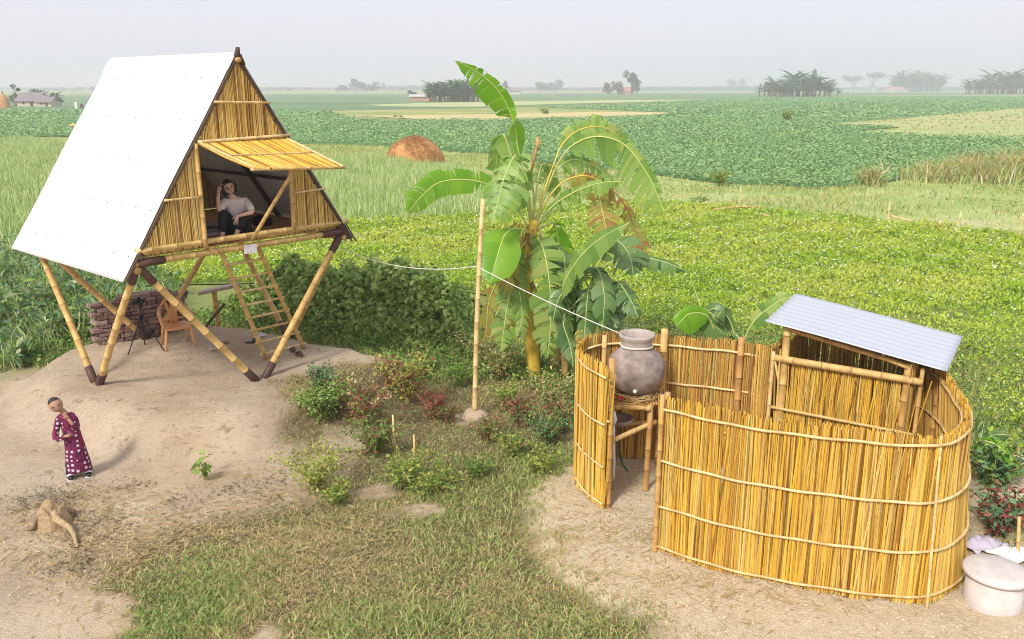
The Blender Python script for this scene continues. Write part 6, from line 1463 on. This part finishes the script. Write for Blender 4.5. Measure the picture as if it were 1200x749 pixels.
M_HW = plain('pale_mud_wall', [(.62, .52, .42)], .9, .8, .4); M_HR = plain('grey_thatch', [(.26, .22, .23)], .9, 1, .5); M_HRED = plain('red_hut_wall', [(.52, .26, .19)], .9, .6, .4); M_HPALE = plain('pale_hut_roof', [(.55, .50, .50)], .8, .6, .3)
hut(33, 125, 24, 7, 8, M_HW, M_HR, 'pale mud hut with grey thatch among banana trees at the far left')
hut(52, 125.3, 15, 6, 6, M_HW, M_HR, 'smaller pale hut joined to the right of the thatched mud hut at the far left')
hut(492, 118.3, 22, 5, 2, M_HRED, M_HPALE, 'long low reddish hut at the left end of the far banana grove', 8, False)
hut(568, 117, 14, 5, 3, M_HPALE, M_HRED, 'pale hut seen through the torn tip of the upright banana leaf', 8, False)
hut(602, 111, 16, 4, 3, M_HPALE, M_HR, 'grey roofed hut right of the upright banana leaf', 8, False)
hut(733, 111, 16, 4, 4, M_HRED, M_HRED, 'far reddish hut at the foot of the tallest round tree', 8, False)
hut(1050, 107.8, 18, 2.5, 3, M_HPALE, M_HRED, 'far hut with a bright red roof left of its banana grove', 12, False)
hut(1023, 108.8, 3, 7, 1.5, M_HPALE, M_HRED, 'tiny pale hut standing alone between the far groves', 6, False)
hut(668, 112.8, 30, .8, .8, M_HR, M_HR, 'long dark low shed roof on the plain above the banana plant', 8, False)
# cone haystack, white post, cows, far person
g = G(6, 126.5); s_ = g[1]/1000
root = tag(empty('straw_cone', (g[0], g[1], 0)), 'tall orange straw cone at the far left beside the thatched hut', 'haystack'); b = MB(); b.lathe([(6*s_, 0), (5.6*s_, 6*s_), (4*s_, 11*s_), (1.6*s_, 14.5*s_), (0, 16*s_)], (g[0], g[1], 0), 20); b.build('cone', M_HAY, root, smooth=True)
b = MB(); b.tube([(g[0], g[1], 15*s_), (g[0]-.2, g[1], 18*s_)], .12, 6); b.build('pole', M_DARKWOOD, root)
for px, py, w_, h_, mt, lab in ((90, 127.5, 2.6, 7, M_WHITE, 'white post standing in the far field left of the metal roof'), (96, 127.5, 2.6, 5.5, M_DARKWOOD, 'dark post right beside the white one in the far field')):
    g = G(px, py); s_ = g[1]/1000; o = MB(); o.box((g[0], g[1], h_*s_/2), (w_*s_, .5, h_*s_), jit=.03); o = o.build('field_post', mt, base=(g[0], g[1], 0)); tag(o, lab, 'post')
def cow(px, py, hpx, lab, ang=0, mat=M_BLACK):
    g = G(px, py, .1); s_ = g[1]/1000*hpx/1.25; root = tag(empty('cow', tuple(g)), lab, 'cow'); f = Vector((math.cos(ang), math.sin(ang), 0)); s2 = Vector((-f.y, f.x, 0)); o = Vector(g)
    K_ = lambda x, y, z: o+(f*x+s2*y+UP*z)*s_
    J = [(K_(-.6, 0, .95), (.24*s_, .26*s_)), (K_(0, 0, .92), (.28*s_, .30*s_)), (K_(.55, 0, .98), (.24*s_, .28*s_)), (K_(.85, 0, 1.05), .14*s_), (K_(1.12, 0, .85), .11*s_), (K_(1.3, 0, .62), .07*s_)]
    E_ = [(i, i+1) for i in range(5)]
    for x, par in ((.5, 2), (-.55, 0)):
        for y in (-.16, .16): n0 = len(J); J += [(K_(x, y, .62), .10*s_), (K_(x-.04, y, .35), .06*s_), (K_(x, y, .02), .05*s_)]; E_ += [(par, n0), (n0, n0+1), (n0+1, n0+2)]
    n0 = len(J); J += [(K_(-.85, 0, .9), .04*s_), (K_(-.9, 0, .4), .025*s_)]; E_ += [(0, n0), (n0, n0+1)]
    b = skin_mesh('cow', J, E_, mat, root, 1); b.build('body', mat, root, smooth=True)
cow(463, 138.5, 3.2, 'left one of two dark cows grazing on the yellow strip field', .1); cow(470, 138.5, 3.0, 'right one of two dark cows grazing on the yellow strip field', 3.0)
g = G(597, 137.5, .1); s_ = g[1]/1000*8/1.6
root = tag(empty('person', tuple(g)), 'far person in red clothes standing behind the upright banana leaf', 'person'); o = Vector(g); K_ = lambda x, y, z: o+Vector((x, y, z))*s_
J = [(K_(0, 0, .9), .14*s_), (K_(0, 0, 1.2), .16*s_), (K_(0, 0, 1.38), .06*s_), (K_(0, 0, 1.5), .10*s_), (K_(-.1, 0, .5), .08*s_), (K_(-.12, 0, .02), .05*s_), (K_(.1, 0, .5), .08*s_), (K_(.12, 0, .02), .05*s_), (K_(-.24, 0, 1.2), .05*s_), (K_(-.28, 0, .85), .035*s_), (K_(.24, 0, 1.2), .05*s_), (K_(.28, 0, .85), .035*s_)]
b = skin_mesh('p', J, [(0, 1), (1, 2), (2, 3), (0, 4), (4, 5), (0, 6), (6, 7), (1, 8), (8, 9), (1, 10), (10, 11)], M_SKIN, root, 1); b.build('body', M_SKIN, root, smooth=True)
b = MB(); b.lathe([(.30*s_, .1*s_), (.25*s_, .6*s_), (.19*s_, 1.0*s_), (.22*s_, 1.3*s_), (.08*s_, 1.42*s_)], tuple(o), 14); b.build('dress', M_RED, root, smooth=True)
